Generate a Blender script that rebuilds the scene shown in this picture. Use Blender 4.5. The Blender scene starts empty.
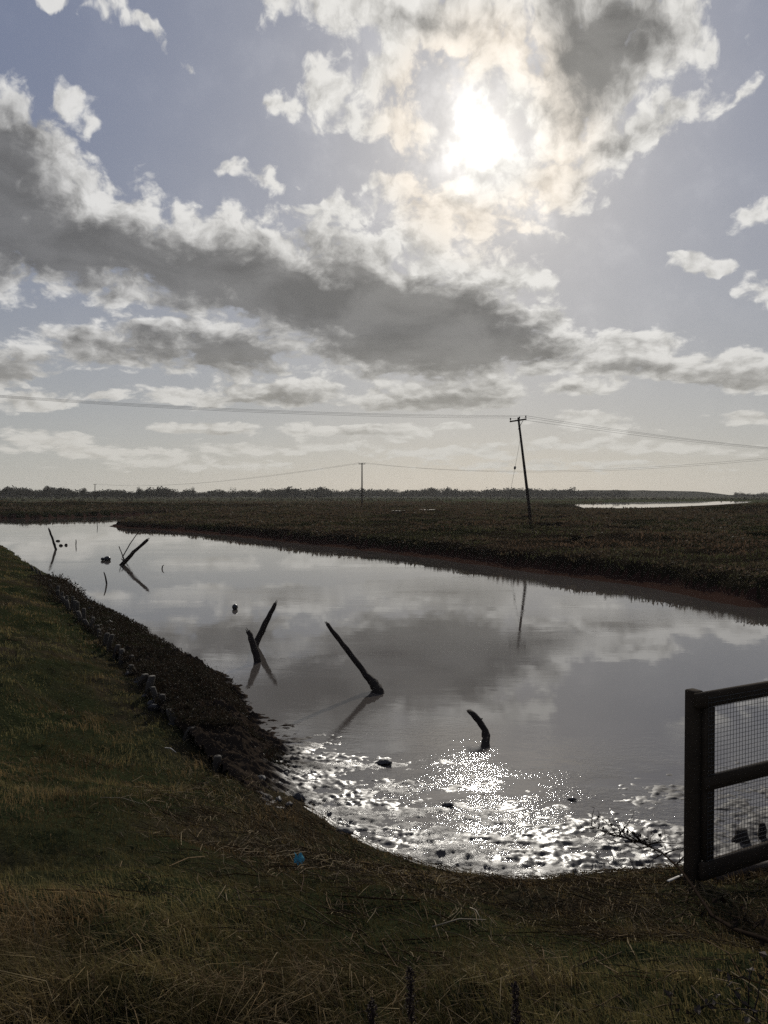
import bpy, math, random
import numpy as np
from mathutils import Vector, Matrix, noise as mnoise
R = math.radians
HAZE = .00009
scene = bpy.context.scene
COL = scene.collection
FPX, CAMZ, PITCH = 769.0, 3.0, R(1.19)          # focal length in pixels, eye height above the water

def ray(px, py):
    """direction of a photograph pixel"""
    x, y = (px-384)/FPX, (512-py)/FPX
    c, s = math.cos(PITCH), math.sin(PITCH)
    return Vector((x, c+y*s, -s+y*c)).normalized()
def ground_pt(px, py, z=0.0):
    """where the line of sight meets the level z"""
    r = ray(px, py); t = (z-CAMZ)/r.z
    return Vector((r.x*t, r.y*t, z))
def at_depth(px, py, Y):
    r = ray(px, py); t = Y/r.y
    return Vector((r.x*t, Y, CAMZ+r.z*t))
def azel(px, py):
    r = ray(px, py)
    return math.degrees(math.atan2(r.x, r.y)), math.degrees(math.asin(r.z))

# ------------------------------------------------------------------ render settings, camera
scene.render.engine = 'CYCLES'
vs = scene.view_settings
vs.view_transform = 'Standard'; vs.look = 'None'; vs.gamma = 1; vs.exposure = 0.32; vs.use_curve_mapping = False
scene.cycles.max_bounces = 6; scene.cycles.diffuse_bounces = 2; scene.cycles.glossy_bounces = 4
scene.cycles.transparent_max_bounces = 6; scene.cycles.sample_clamp_indirect = 1.5
scene.cycles.use_denoising = False
cd = bpy.data.cameras.new('camera'); cam = bpy.data.objects.new('camera', cd); COL.objects.link(cam)
cam.location = (0, 0, CAMZ); cam.rotation_euler = (R(90)-PITCH, 0, 0)
cd.sensor_fit = 'VERTICAL'; cd.sensor_height = 24; cd.lens = 24*FPX/1024
cd.clip_start = 0.05; cd.clip_end = 12000
scene.camera = cam

SUN_AZ, SUN_EL = azel(487, 138)
sun_dir = ray(487, 138)
sd = bpy.data.lights.new('sun', 'SUN'); sd.energy = 2.2; sd.angle = R(0.6); sd.color = (1.0, .95, .86)
sun = bpy.data.objects.new('sun', sd); COL.objects.link(sun)
sun.rotation_euler = (-sun_dir).to_track_quat('-Z', 'Y').to_euler()

# ------------------------------------------------------------------ node helpers
class NT:
    def __init__(s, tree): s.t = tree; s.n = tree.nodes; s.l = tree.links
    def new(s, kind, **kw):
        nd = s.n.new(kind)
        for k, v in kw.items(): setattr(nd, k, v)
        return nd
    def put(s, inp, v):
        if isinstance(v, bpy.types.NodeSocket): s.l.new(v, inp)
        elif v is not None: inp.default_value = v
    def m(s, op, a, b=None, c=None, clamp=False):
        nd = s.new('ShaderNodeMath', operation=op); nd.use_clamp = clamp
        s.put(nd.inputs[0], a)
        if b is not None: s.put(nd.inputs[1], b)
        if c is not None: s.put(nd.inputs[2], c)
        return nd.outputs[0]
    def vm(s, op, a, b=None, scale=None):
        nd = s.new('ShaderNodeVectorMath', operation=op); s.put(nd.inputs[0], a)
        if b is not None: s.put(nd.inputs[1], b)
        if scale is not None: s.put(nd.inputs['Scale'], scale)
        return nd.outputs['Value'] if op in ('LENGTH', 'DOT_PRODUCT', 'DISTANCE') else nd.outputs[0]
    def ss(s, v, a, b, lo=0.0, hi=1.0, kind='SMOOTHSTEP'):
        nd = s.new('ShaderNodeMapRange', interpolation_type=kind)
        s.put(nd.inputs[0], v)
        for i, q in enumerate((a, b, lo, hi)): s.put(nd.inputs[1+i], q)
        return nd.outputs[0]
    def xyz(s, x, y, z=0.0):
        nd = s.new('ShaderNodeCombineXYZ')
        for i, q in enumerate((x, y, z)): s.put(nd.inputs[i], q)
        return nd.outputs[0]
    def sep(s, v):
        nd = s.new('ShaderNodeSeparateXYZ'); s.put(nd.inputs[0], v); return nd.outputs
    def noise(s, v, scale, detail=5, rough=.55, lac=2.0, dist=0.0, color=False, typ=None):
        nd = s.new('ShaderNodeTexNoise'); nd.noise_dimensions = '3D'
        s.put(nd.inputs['Vector'], v)
        for k, q in (('Scale', scale), ('Detail', detail), ('Roughness', rough), ('Lacunarity', lac), ('Distortion', dist)):
            s.put(nd.inputs[k], q)
        return nd.outputs['Color' if color else 0]
    def mix(s, f, a, b, mode='MIX'):
        nd = s.new('ShaderNodeMix', data_type='RGBA', blend_type=mode)
        s.put(nd.inputs[0], f)
        s.put(nd.inputs[6], a if isinstance(a, bpy.types.NodeSocket) else (*a[:3], 1))
        s.put(nd.inputs[7], b if isinstance(b, bpy.types.NodeSocket) else (*b[:3], 1))
        return nd.outputs[2]
    def fmix(s, f, a, b):
        nd = s.new('ShaderNodeMix', data_type='FLOAT')
        s.put(nd.inputs[0], f); s.put(nd.inputs[2], a); s.put(nd.inputs[3], b); return nd.outputs[0]
# ------------------------------------------------------------------ sky: Nishita air, cloud banks placed by azimuth and elevation
world = bpy.data.worlds.new('World'); scene.world = world; world.use_nodes = True
W = NT(world.node_tree); W.n.clear()

# cloud cover: centre x, y, radius x, radius y (photo scale), tilt deg, weight
BANKS = [
 (-5,195,84,92,0,1.4),(12,148,68,50,0,1.25),(60,160,30,40,0,.9),(60,225,110,60,8,1.25),(120,250,120,50,8,1.2),(215,262,100,52,10,1.1),(300,290,120,48,14,1.2),
 (330,275,100,45,14,1.0),(400,318,130,62,8,1.4),(470,345,90,36,4,1.2),(390,345,105,32,0,1.2),(0,262,90,28,0,.9),(90,180,18,20,0,.6),
 (80,340,66,15,4,.75),(175,334,105,24,4,.9),(225,352,80,26,0,1.0),(10,370,42,22,0,.95),(120,352,80,18,0,.8),
 (95,350,60,14,0,.7),(200,396,64,11,0,.95),(275,392,74,14,0,1.1),(400,398,64,14,0,1.0),(455,394,76,16,0,1.1),(150,392,30,7,0,.6),
 (545,345,44,20,0,.95),(630,350,50,26,-6,1.1),(665,362,55,22,5,1.05),(730,370,75,22,4,1.15),(775,376,60,18,0,1.05),(600,364,60,16,0,.95),(575,387,42,11,0,1.0),(640,340,20,16,0,.95),
 (590,45,80,80,-20,1.15),(560,110,60,60,-25,.95),(655,30,55,60,-35,.85),(630,90,70,26,-38,.75),(620,150,80,22,-34,.85),(680,115,80,18,-38,.75),(735,90,34,10,-55,.6),(560,180,45,30,-20,.8),
 (420,15,130,42,6,.95),(330,0,80,30,20,.85),(500,60,70,40,0,.68),(330,92,34,30,0,.75),(265,103,26,13,-14,.65),(300,122,30,14,10,.6),(385,75,60,34,0,.72),(400,130,60,26,10,.65),
 (455,218,80,34,0,.70),(500,185,80,36,10,.66),(420,250,90,22,14,.72),(500,275,60,26,14,.8),(540,320,40,20,0,.8),(330,215,70,18,6,.62),(390,180,36,16,0,.6),(250,172,32,10,20,.58),(290,188,36,9,14,.55),(450,330,70,30,0,.8),
 (75,105,16,14,60,.62),(92,125,12,10,60,.55),(48,6,30,12,0,.66),(150,28,32,11,28,.62),(105,4,24,8,0,.5),(175,62,14,6,60,.45),
 (705,264,34,11,0,.78),(752,208,28,16,-35,.62),(770,290,36,16,0,.8),(730,268,14,6,0,.6),(572,233,16,9,20,.62),(556,298,10,6,30,.58),(712,8,10,12,40,.5),
 (215,428,66,8,2,.95),(355,431,68,8,1,.98),(455,427,26,6,0,.9),(25,400,48,10,0,.98),(100,398,24,6,0,.8),(590,421,50,10,4,.95),(745,419,38,7,0,.95),(50,440,60,10,4,.8),(395,430,34,6,0,.8),
 (110,452,120,9,2,.7),(280,448,120,7,0,.7),(450,452,110,7,0,.7),(640,446,130,9,2,.7),(200,466,150,6,0,.55),(560,466,150,6,0,.55),
]
# where the cloud is deep enough to look grey from below
CORES = [(-5,190,66,92,0,1.0),(60,250,130,40,6,1.1),(200,275,110,38,6,1.0),(300,300,110,42,10,1.1),(415,330,130,52,6,1.3),(480,352,80,26,0,1.0),
 (170,348,100,22,4,.75),(235,355,70,24,0,.95),(10,372,50,16,0,.7),(90,358,60,12,0,.6),(275,400,70,9,0,.8),(455,402,75,9,0,.85),(400,408,50,7,0,.7),
 (640,370,60,9,0,.5),(730,382,70,9,0,.6),(560,360,40,7,0,.35),(595,45,58,62,-20,1.05),(630,25,50,40,-30,.8),(570,100,34,34,0,.6),(620,140,50,12,-34,.45),
 (215,434,60,4,0,.5),(355,436,60,4,0,.5),(575,393,40,4,0,.6),(330,250,60,14,14,.4),(440,20,40,14,0,.35)]
NA, NE = 256, 220
_az, _el = np.meshgrid(np.radians(np.linspace(-32, 32, NA)), np.radians(np.linspace(0, 42, NE)))
_d = np.stack([np.sin(_az)*np.cos(_el), np.cos(_az)*np.cos(_el), np.sin(_el)])
_c, _s = math.cos(PITCH), math.sin(PITCH)
_f = _d[1]*_c-_d[2]*_s; _u = _d[1]*_s+_d[2]*_c
_PX = 384+FPX*_d[0]/_f; _PY = 512-FPX*_u/_f
def cover(banks, k, pw):
    out = np.full(_PX.shape, -.6)
    acc = np.zeros(_PX.shape)
    for cx, cy, rx, ry, tilt, w in banks:
        t = R(tilt); x, y = _PX-cx, _PY-cy
        xr = x*math.cos(t)+y*math.sin(t); yr = -x*math.sin(t)+y*math.cos(t)
        r = np.sqrt((xr/(rx*k))**2+(yr/(ry*k))**2)
        g = w*1.15*(1-r**pw)
        acc += np.exp(np.clip(9*g, -20, 40))
    return np.clip(np.log(acc+math.exp(9*-.6))/9, -.6, 1.3)
def table(G, P, field, rank):
    """a smooth field of azimuth and elevation as a short sum of products of two curves"""
    U, S, V = np.linalg.svd(field, full_matrices=False)
    px, py, _ = G.sep(P)
    tx = G.m('MULTIPLY', px, 1/32.0); ty = G.m('MULTIPLY_ADD', py, 1/21.0, -1.0)
    def curves(t, cols, name):
        nd = G.new('ShaderNodeVectorCurve')
        G.put(nd.inputs['Vector'], G.xyz(t, t, t))
        mp = nd.mapping; mp.use_clip = True; mp.extend = 'HORIZONTAL'
        for c in range(3):
            cu = mp.curves[c]; v = cols[c]; n = len(v); step = 2
            xs = np.linspace(-1, 1, n)[::step]; ys = v[::step]
            cu.points[0].location = (xs[0], ys[0]); cu.points[1].location = (xs[-1], ys[-1])
            for x, y in zip(xs[1:-1], ys[1:-1]): cu.points.new(float(x), float(y))
        mp.update()
        return nd.outputs[0]
    tot = None
    for b in range(0, rank, 3):
        us, vs_, wt = [], [], []
        for k in range(b, b+3):
            ua, va = U[:, k], V[k]; mu, mv = abs(ua).max(), abs(va).max()
            us.append(ua/mu*.99); vs_.append(va/mv*.99); wt.append(S[k]*mu*mv/.99**2)
        a = curves(ty, us, 'el'); c = curves(tx, vs_, 'az')
        a = G.vm('MULTIPLY', a, tuple(wt))
        d = G.vm('DOT_PRODUCT', a, c)
        tot = d if tot is None else G.m('ADD', tot, d)
    return tot
DF = cover(BANKS, 1.26, 1.3); TF = np.clip(cover(CORES, 1.25, 1.3), -.15, 1.2)
def logy(G, y): return G.m('MULTIPLY', G.m('LOGARITHM', G.m('ADD', y, 7.0), 2.718282), 7.0)
def build_density():
    ng = bpy.data.node_groups.new('cloud_density', 'ShaderNodeTree')
    ng.interface.new_socket('P', in_out='INPUT', socket_type='NodeSocketVector')
    ng.interface.new_socket('S', in_out='INPUT', socket_type='NodeSocketVector')
    for o in ('D', 'T', 'N', 'E'): ng.interface.new_socket(o, in_out='OUTPUT', socket_type='NodeSocketFloat')
    G = NT(ng); gi = G.new('NodeGroupInput'); go = G.new('NodeGroupOutput')
    P, S = gi.outputs[0], gi.outputs[1]
    px, py, _ = G.sep(P)
    py = G.m('MAXIMUM', py, -2.0)
    Q = G.xyz(G.m('MULTIPLY', px, .21), logy(G, py), 3.7)
    wv = G.vm('SUBTRACT', G.noise(Q, 1.0, 3, .6, color=True), (.5, .5, .5))
    low = G.ss(py, 2, 24, 1.0, 0.0, 'LINEAR')
    amp = G.xyz(G.fmix(low, 5.5, 3.0), G.fmix(low, 5.0, .7), 0)
    Pw = G.vm('ADD', P, G.vm('MULTIPLY', wv, amp))
    D = table(G, Pw, DF, 24); T = table(G, Pw, TF, 12)
    # broken cloud for the sky outside the picture
    out = G.m('MAXIMUM', G.ss(G.m('ABSOLUTE', px), 28, 33), G.ss(py, 37, 42))
    gen = G.m('MULTIPLY_ADD', G.noise(G.vm('MULTIPLY', P, (.045, .08, 1)), 1.0, 2, .5), 7.0, -3.4)
    D = G.fmix(out, D, G.m('MINIMUM', gen, 1.2)); T = G.fmix(out, T, G.m('MINIMUM', gen, 1.0))
    Qw = G.vm('ADD', Q, G.vm('SCALE', wv, scale=.5))
    def puff(V):
        vo = G.new('ShaderNodeTexVoronoi', feature='F1'); G.put(vo.inputs['Vector'], V); vo.inputs['Scale'].default_value = 2.4
        vo.inputs['Detail'].default_value = 3.0; vo.inputs['Roughness'].default_value = .5; vo.inputs['Lacunarity'].default_value = 2.3; vo.normalize = True
        return G.m('MULTIPLY_ADD', vo.outputs['Distance'], -PV, .36*PV)
    f1 = G.noise(Qw, 1.9, 9, .585)
    f2 = G.noise(G.vm('ADD', Qw, S), 1.9, 6, .585)
    p1 = puff(Qw)
    D = G.m('ADD', D, G.m('ADD', G.m('MULTIPLY_ADD', f1, PN, -.5*PN-POFF), p1))
    G.put(go.inputs[0], D); G.put(go.inputs[1], T); G.put(go.inputs[2], p1)
    G.put(go.inputs[3], G.m('SUBTRACT', f1, f2))
    return ng
PN, PV, POFF = 2.25, 1.45, .30
DG = build_density()

tc = W.new('ShaderNodeTexCoord'); dirv = W.vm('NORMALIZE', tc.outputs['Generated'])
dx, dy, dz = W.sep(dirv)
az = W.m('MULTIPLY', W.m('ARCTAN2', dx, dy), 57.2958)
el = W.m('MULTIPLY', W.m('ARCSINE', dz), 57.2958)
elp = W.m('MAXIMUM', el, 0.0)
P = W.xyz(az, el, 0)
cosg = W.vm('DOT_PRODUCT', dirv, tuple(sun_dir))
gam = W.m('MULTIPLY', W.m('ARCCOSINE', W.m('MINIMUM', cosg, .999999)), 57.2958)     # degrees from the sun

sky = W.new('ShaderNodeTexSky', sky_type='NISHITA'); sky.sun_disc = False
sky.sun_elevation = R(SUN_EL); sky.sun_rotation = R(SUN_AZ); sky.altitude = 0
sky.air_density = 1.0; sky.dust_density = 1.2; sky.ozone_density = 1.6
SK = 0.10
def ex(v, k, a): return W.m('MULTIPLY', W.m('EXPONENT', W.m('MULTIPLY', v, -1.0/k)), a)
# clear air: Nishita, brought to the picture's slate blue, warm pale towards the horizon
nish = W.mix(1.0, sky.outputs[0], (SK*.9, SK*.9, SK*.9), 'MULTIPLY')
far = W.m('POWER', W.ss(elp, 0, 30, 1, 0, 'LINEAR'), 2.0)
air = W.mix(far, (.098, .126, .212), (.345, .345, .315))
air = W.mix(ex(gam, 15.0, 1.0), air, (.44, .43, .41))
air = W.mix(.05, air, nish)
# clouds
toS = W.vm('NORMALIZE', W.vm('SUBTRACT', (SUN_AZ, SUN_EL, 0), P))
g = W.new('ShaderNodeGroup'); g.node_tree = DG; W.put(g.inputs[0], P); W.put(g.inputs[1], W.vm('MULTIPLY', toS, (.16, .20, 0)))
Dn, Tn, Nf, Em = g.outputs
alpha = W.m('POWER', W.ss(Dn, -.02, .42), .9)
tt = W.m('ADD', W.m('MULTIPLY', Tn, .78), W.m('MULTIPLY', Dn, .22))
tt = W.m('SUBTRACT', tt, W.m('MULTIPLY', Em, 1.5))
thick = W.ss(tt, -.12, .85)
wide = ex(gam, 26.0, 1.0)
white = W.mix(wide, (.47, .475, .485), (.64, .62, .575))
grey = W.mix(wide, (.085, .090, .104), (.195, .187, .170))
mott = W.m('MULTIPLY_ADD', W.m('ADD', Em, Nf), .9, .93)
gm = W.noise(W.xyz(W.m('MULTIPLY', az, .16), W.m('MULTIPLY', elp, .32), 5.0), 1.0, 5, .55, dist=.4)
grey = W.vm('SCALE', grey, scale=W.ss(gm, .32, .68, .86, 1.26))
ccol = W.mix(thick, W.vm('SCALE', white, scale=W.m('MINIMUM', mott, 1.1)), grey)
low = W.ss(elp, 1, 12, .72, 0, 'LINEAR')
ccol = W.mix(low, ccol, (.42, .40, .345))
ring = W.m('MULTIPLY', W.ss(gam, 2.5, 5), W.ss(gam, 5.5, 9, 1, 0))
ccol = W.mix(W.m('MULTIPLY', W.m('MULTIPLY', ring, W.m('SUBTRACT', 1.0, thick)), .20), ccol, (1.0, .74, .46))
skyc = W.mix(alpha, air, ccol)
# aureole of the veiled sun, broken by the cloud in front of it
tr = W.m('SUBTRACT', 1.0, W.m('MULTIPLY', W.m('MULTIPLY', alpha, thick), .8))
gam = W.m('MULTIPLY', gam, W.ss(W.noise(P, .28, 4, .6), .33, .67, .62, 1.75))
glow = W.m('ADD', ex(W.m('POWER', gam, 2.0), 1.0, 4.0), W.m('ADD', ex(gam, 2.4, .55), ex(gam, 11.0, .05)))
gl = W.mix(1.0, (1.0, .97, .92), W.xyz(*[W.m('MULTIPLY', glow, tr)]*3), 'MULTIPLY')
skyc = W.mix(1.0, skyc, gl, 'ADD')
skyc = W.mix(W.ss(el, -1.0, 0.0, 1, 0), skyc, (.2, .19, .17))
bg = W.new('ShaderNodeBackground'); W.put(bg.inputs[0], W.vm('SCALE', skyc, scale=1.0/SK)); bg.inputs[1].default_value = SK
wo = W.new('ShaderNodeOutputWorld'); W.l.new(bg.outputs[0], wo.inputs[0])
world.cycles.sampling_method = 'MANUAL'; world.cycles.sample_map_resolution = 512
# ------------------------------------------------------------------ numpy helpers
rng = np.random.default_rng(11)
def _hash(ix, iy, seed):
    h = (ix.astype(np.int64)*374761393 + iy.astype(np.int64)*668265263 + seed*1274126177) & 0xffffffff
    h = ((h ^ (h >> 13))*1274126177) & 0xffffffff
    return ((h ^ (h >> 16)) & 0xffffff)/float(0xffffff)
def vnoise(x, y, seed=0):
    x = np.asarray(x, float); y = np.asarray(y, float)
    ix, iy = np.floor(x), np.floor(y); fx, fy = x-ix, y-iy
    fx = fx*fx*(3-2*fx); fy = fy*fy*(3-2*fy)
    a, b = _hash(ix, iy, seed), _hash(ix+1, iy, seed); c, d = _hash(ix, iy+1, seed), _hash(ix+1, iy+1, seed)
    return (a*(1-fx)+b*fx)*(1-fy)+(c*(1-fx)+d*fx)*fy
def fbm(x, y, seed=0, octs=4, rough=.5):
    t, a, n = 0, 1, 0
    for o in range(octs):
        t = t+a*vnoise(x*2**o+o*17.3, y*2**o-o*9.1, seed+o); n += a; a *= rough
    return t/n
def sstep(v, a, b):
    t = np.clip((v-a)/(b-a), 0, 1); return t*t*(3-2*t)
def seg_dist(x, y, pts, closed=True):
    """distance to a polyline; also the running index of the nearest edge"""
    pts = np.asarray(pts, float); n = len(pts) if closed else len(pts)-1
    best = np.full(x.shape, 1e18); idx = np.zeros(x.shape, int)
    for i in range(n):
        p, q = pts[i], pts[(i+1) % len(pts)]; d = q-p; L = d@d
        t = np.clip(((x-p[0])*d[0]+(y-p[1])*d[1])/L, 0, 1)
        dd = (x-p[0]-t*d[0])**2+(y-p[1]-t*d[1])**2
        m = dd < best; best = np.where(m, dd, best); idx = np.where(m, i, idx)
    return np.sqrt(best), idx
def inside(x, y, pts):
    pts = np.asarray(pts, float); r = np.zeros(x.shape, bool)
    for i in range(len(pts)):
        (x1, y1), (x2, y2) = pts[i], pts[i-1]
        if y1 == y2: continue
        c = ((y1 > y) != (y2 > y)) & (x < (x2-x1)*(y-y1)/(y2-y1)+x1); r ^= c
    return r
def smooth_line(pts, k=2):
    pts = [np.array(p, float) for p in pts]
    for _ in range(k):
        o = [pts[0]]
        for a, b in zip(pts, pts[1:]): o += [a*.75+b*.25, a*.25+b*.75]
        pts = o+[pts[-1]]
    return pts
def g2(px, py, z=0.0):
    p = ground_pt(px, py, z); return (p.x, p.y)

# ------------------------------------------------------------------ plan of the place (metres)
NEAR = [(-900, 250), (-400, 160), (-160, 118), (-75, 92), (-42, 70)] + [g2(*p) for p in
        ((0, 545), (14, 554), (35, 568), (62, 584), (90, 602), (118, 616), (148, 634), (176, 655), (205, 682), (232, 708), (258, 738),
         (283, 768), (305, 800), (345, 828), (400, 856), (460, 872), (520, 880), (600, 873), (680, 866), (768, 852))] + \
       [(5.5, 7.4), (9, 8.2), (18, 9), (40, 10), (120, 14), (900, 60)]
FARB = [(900, 150), (120, 44), (40, 23.5), (20, 20.5)] + [g2(*p) for p in
        ((768, 610), (700, 598), (640, 586), (580, 578), (520, 571), (460, 562), (400, 554), (340, 547.5), (280, 541.5), (235, 536),
         (190, 532), (150, 529), (125, 528), (106, 526.5), (118, 524), (140, 520.5), (165, 517.2), (192, 515), (160, 514.6), (120, 516), (60, 517.8), (0, 519))] + \
       [(-90, 118), (-180, 160), (-420, 230), (-900, 340)]
NEAR = smooth_line(NEAR, 1); FARB = smooth_line(FARB, 1)
RIVER = np.array([tuple(p) for p in NEAR+FARB]); NN = len(NEAR)
LAGZ = .80
LAGOON = np.array([g2(px, py, LAGZ) for px, py in ((585, 508.2), (630, 508), (675, 506.6), (715, 504.8), (746, 502.6), (751, 501.4), (700, 501.4), (650, 502.0), (600, 502.8), (575, 504.5))])
def prof(s, xs, zs): return np.interp(s, xs, zs)
def terrain(x, y):
    """height of the land, signed distance from the river's edge, and which side (1 = the camera's)"""
    x = np.asarray(x, float); y = np.asarray(y, float)
    wob = (fbm(x*.9, y*.9, 5, 3)-.5)*.55*sstep(np.hypot(x, y), 4, 12)
    d, i = seg_dist(x, y, RIVER); ins = inside(x, y, RIVER)
    s = np.where(ins, -d, d); nearside = (i < NN-1)
    s = s+np.where(nearside, wob, wob*np.clip(y/30, 1, 4))
    r = np.hypot(x, y)
    zf = prof(s, [-30, -6, -3.2, -1.2, -.15, 0, .3, 1.6, 3.7, 5.5, 9, 20, 60], [-1.5, -.5, -.16, -.11, -.08, 0, .14, .72, 1.38, 1.68, 2.0, 2.3, 2.3])
    zl = prof(s, [-30, -6, -1.2, -.3, 0, .4, 1.2, 1.7, 2.0, 4, 8, 14, 60], [-1.5, -.8, -.45, -.15, 0, .20, .36, .44, .56, 1.05, 1.75, 2.2, 2.3])
    lw = sstep(-x, .8, 3.0)*(sstep(y, 3, 8))
    z = zf*(1-lw)+zl*lw
    z = z+np.where(s > 0, (fbm(x*1.1, y*1.1, 21, 4)-.5)*.30*sstep(s, 0, 1.6)+(fbm(x*5, y*5, 22, 3)-.5)*.07*sstep(s, .05, .6), 0)
    # the far side: a low cliffed marsh with hummocks and a grassed bank behind
    m = prof(s, [-60, -10, -1.5, -.4, 0, .75, .95, 1.3, 3, 9, 30, 200], [-1.8, -.9, -.10, -.03, .01, .12, .42, .66, .80, .88, .92, .95])
    m = m+np.where(s > 1, ((fbm(x*.33, y*.33, 31, 4)-.5)*.62-.42*sstep(np.abs(fbm(x*.055, y*.11, 38, 2)-.5), .022, .006)*sstep(s, 3, 8))*sstep(s, 1, 6)+(fbm(x*1.6, y*1.6, 35, 3)-.5)*.22*sstep(s, 1, 3), 0)*(1-sstep(r, 150, 600)*.6)
    nar = sstep(-x, 6, 25)*sstep(-y, -100, -60)                 # the point at the river fork lies lower
    m = np.where(m > .1, m*(1-.45*nar), m)
    rb, _ = seg_dist(x, y, [(-900, 420), (-300, 210), (-95, 150), (-60, 143), (-20, 158), (12, 140), (30, 130), (39.3, 118), (50, 100), (68, 84), (110, 70), (400, 90)], closed=False)
    crest = np.interp(x, [-120, -60, -25, 0, 25, 30, 39, 50, 80], [1.0, .95, .5, .2, .05, .0, .12, .95, 1.35])
    m = np.where(s > 2, np.maximum(m, m+crest*np.exp(-(rb/6.5)**2)), m)
    dl, _ = seg_dist(x, y, LAGOON); il = inside(x, y, LAGOON); sl = np.where(il, -dl, dl)
    m = np.where(~nearside & (sl < 45) & (s > 0), np.minimum(m, np.interp(sl, [-8, -1, 0, 5, 30, 45], [.2, .5, LAGZ, .84, .98, 3.0])+0), m)
    z = np.where(nearside, z, m)
    z = z+np.where((r > 500) & ~nearside, (fbm(x/260, y/260, 41, 3)-.5)*1.2*sstep(r, 500, 900), 0)
    return z, s, nearside
def terr_z(x, y):
    z, _, _ = terrain(np.array([x]), np.array([y])); return float(z[0])

# ------------------------------------------------------------------ mesh makers
def mesh_np(name, verts, loops, sizes, mat, attrs=None, parent=None, smooth=True, mats=None, mat_index=None):
    me = bpy.data.meshes.new(name)
    verts = np.asarray(verts, np.float32).reshape(-1, 3); loops = np.asarray(loops, np.int32).ravel(); sizes = np.asarray(sizes, np.int32).ravel()
    me.vertices.add(len(verts)); me.vertices.foreach_set('co', verts.ravel())
    me.loops.add(len(loops)); me.loops.foreach_set('vertex_index', loops)
    me.polygons.add(len(sizes)); st = np.concatenate([[0], np.cumsum(sizes)[:-1]]).astype(np.int32)
    me.polygons.foreach_set('loop_start', st); me.polygons.foreach_set('loop_total', sizes)
    for m_ in (mats or [mat]): me.materials.append(m_)
    if mat_index is not None: me.polygons.foreach_set('material_index', np.asarray(mat_index, np.int32))
    me.update(calc_edges=True); me.validate()
    if smooth: me.polygons.foreach_set('use_smooth', np.ones(len(me.polygons), bool))
    for k, a in (attrs or {}).items():
        a = np.asarray(a, np.float32)
        if a.ndim == 1:
            at = me.attributes.new(k, 'FLOAT', 'POINT'); at.data.foreach_set('value', a)
        else:
            at = me.attributes.new(k, 'FLOAT_COLOR', 'POINT'); c = np.ones((len(a), 4), np.float32); c[:, :3] = a[:, :3]; at.data.foreach_set('color', c.ravel())
    o = bpy.data.objects.new(name, me); COL.objects.link(o)
    if parent: o.parent = parent
    return o
def grid_faces(nr, nc, wrap=False):
    i = np.arange(nr-1)[:, None]; j = np.arange(nc if wrap else nc-1)[None]; jn = (j+1) % nc
    return np.stack([i*nc+j, i*nc+jn, (i+1)*nc+jn, (i+1)*nc+j], -1).reshape(-1, 4)
def tag(o, label=None, cat=None, group=None, kind=None):
    if label: o['label'] = label
    if cat: o['category'] = cat
    if group: o['group'] = group
    if kind: o['kind'] = kind
    return o
def material(name):
    m = bpy.data.materials.new(name); m.use_nodes = True
    t = NT(m.node_tree); b = t.n['Principled BSDF']; return m, t, b
def objco(t): return t.new('ShaderNodeTexCoord').outputs['Object']
def geopos(t): return t.new('ShaderNodeNewGeometry').outputs['Position']
def attr(t, name, out='Color'):
    nd = t.new('ShaderNodeAttribute'); nd.attribute_name = name; return nd.outputs[out]
def bump(t, b, h, dist, strength=1.0, normal=None):
    nd = t.new('ShaderNodeBump'); t.put(nd.inputs['Height'], h); nd.inputs['Distance'].default_value = dist
    t.put(nd.inputs['Strength'], strength)
    if normal: t.put(nd.inputs['Normal'], normal)
    t.put(b.inputs['Normal'], nd.outputs[0]); return nd.outputs[0]

# ------------------------------------------------------------------ setting materials
def soil_material(name, cols, bscale, bdist, rough=1.0, spec=.0):
    m, t, b = material(name); p = geopos(t)
    n1 = t.noise(p, bscale*.12, 4, .6); n2 = t.noise(p, bscale, 6, .65); n3 = t.noise(p, bscale*.02, 3, .5)
    c = t.mix(t.ss(n1, .35, .62), cols[0], cols[1]); c = t.mix(t.ss(n3, .42, .60), c, cols[2])
    c = t.mix(1.0, c, t.mix(n2, (.45, .45, .45), (1.45, 1.45, 1.45)), 'MULTIPLY')
    t.put(b.inputs['Base Color'], c); b.inputs['Roughness'].default_value = rough; b.inputs['Specular IOR Level'].default_value = spec
    bump(t, b, n2, bdist)
    return m
M_BANK = soil_material('bank_turf', ((.030, .030, .016), (.044, .034, .022), (.026, .030, .014)), 22, .03)
M_MARSH = soil_material('marsh_turf', ((.024, .019, .013), (.032, .024, .016), (.022, .022, .012)), 3.0, .12)
M_FIELD = soil_material('field_turf', ((.062, .064, .036), (.090, .080, .052), (.052, .060, .028)), .12, .3)
def mud_material(name, col, r0=.16, r1=.45, sc=16, d=.02, sp=.5):
    m, t, b = material(name); p = geopos(t)
    n1 = t.noise(p, sc*.15, 4, .6); n2 = t.noise(p, sc, 8, .68); n3 = t.noise(p, sc*5, 3, .6)
    t.put(b.inputs['Base Color'], t.mix(n1, tuple(c*.7 for c in col), tuple(c*1.35 for c in col)))
    t.put(b.inputs['Roughness'], t.ss(n1, .35, .65, r0, r1)); b.inputs['Specular IOR Level'].default_value = sp
    wetp = t.ss(t.noise(t.vm('MULTIPLY', p, (1.1, 2.2, 1)), 1.0, 3, .55), .42, .60, .16, 1.0)
    wetp = t.m('MULTIPLY', wetp, t.ss(t.sep(p)[0], 1.1, 2.4, 1.0, .2))
    bump(t, b, t.m('MULTIPLY_ADD', n3, .45, n2), d, wetp)
    return m
M_MUD = mud_material('wet_mud', (.036, .027, .020), .26, .56, 30, .012)
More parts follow.
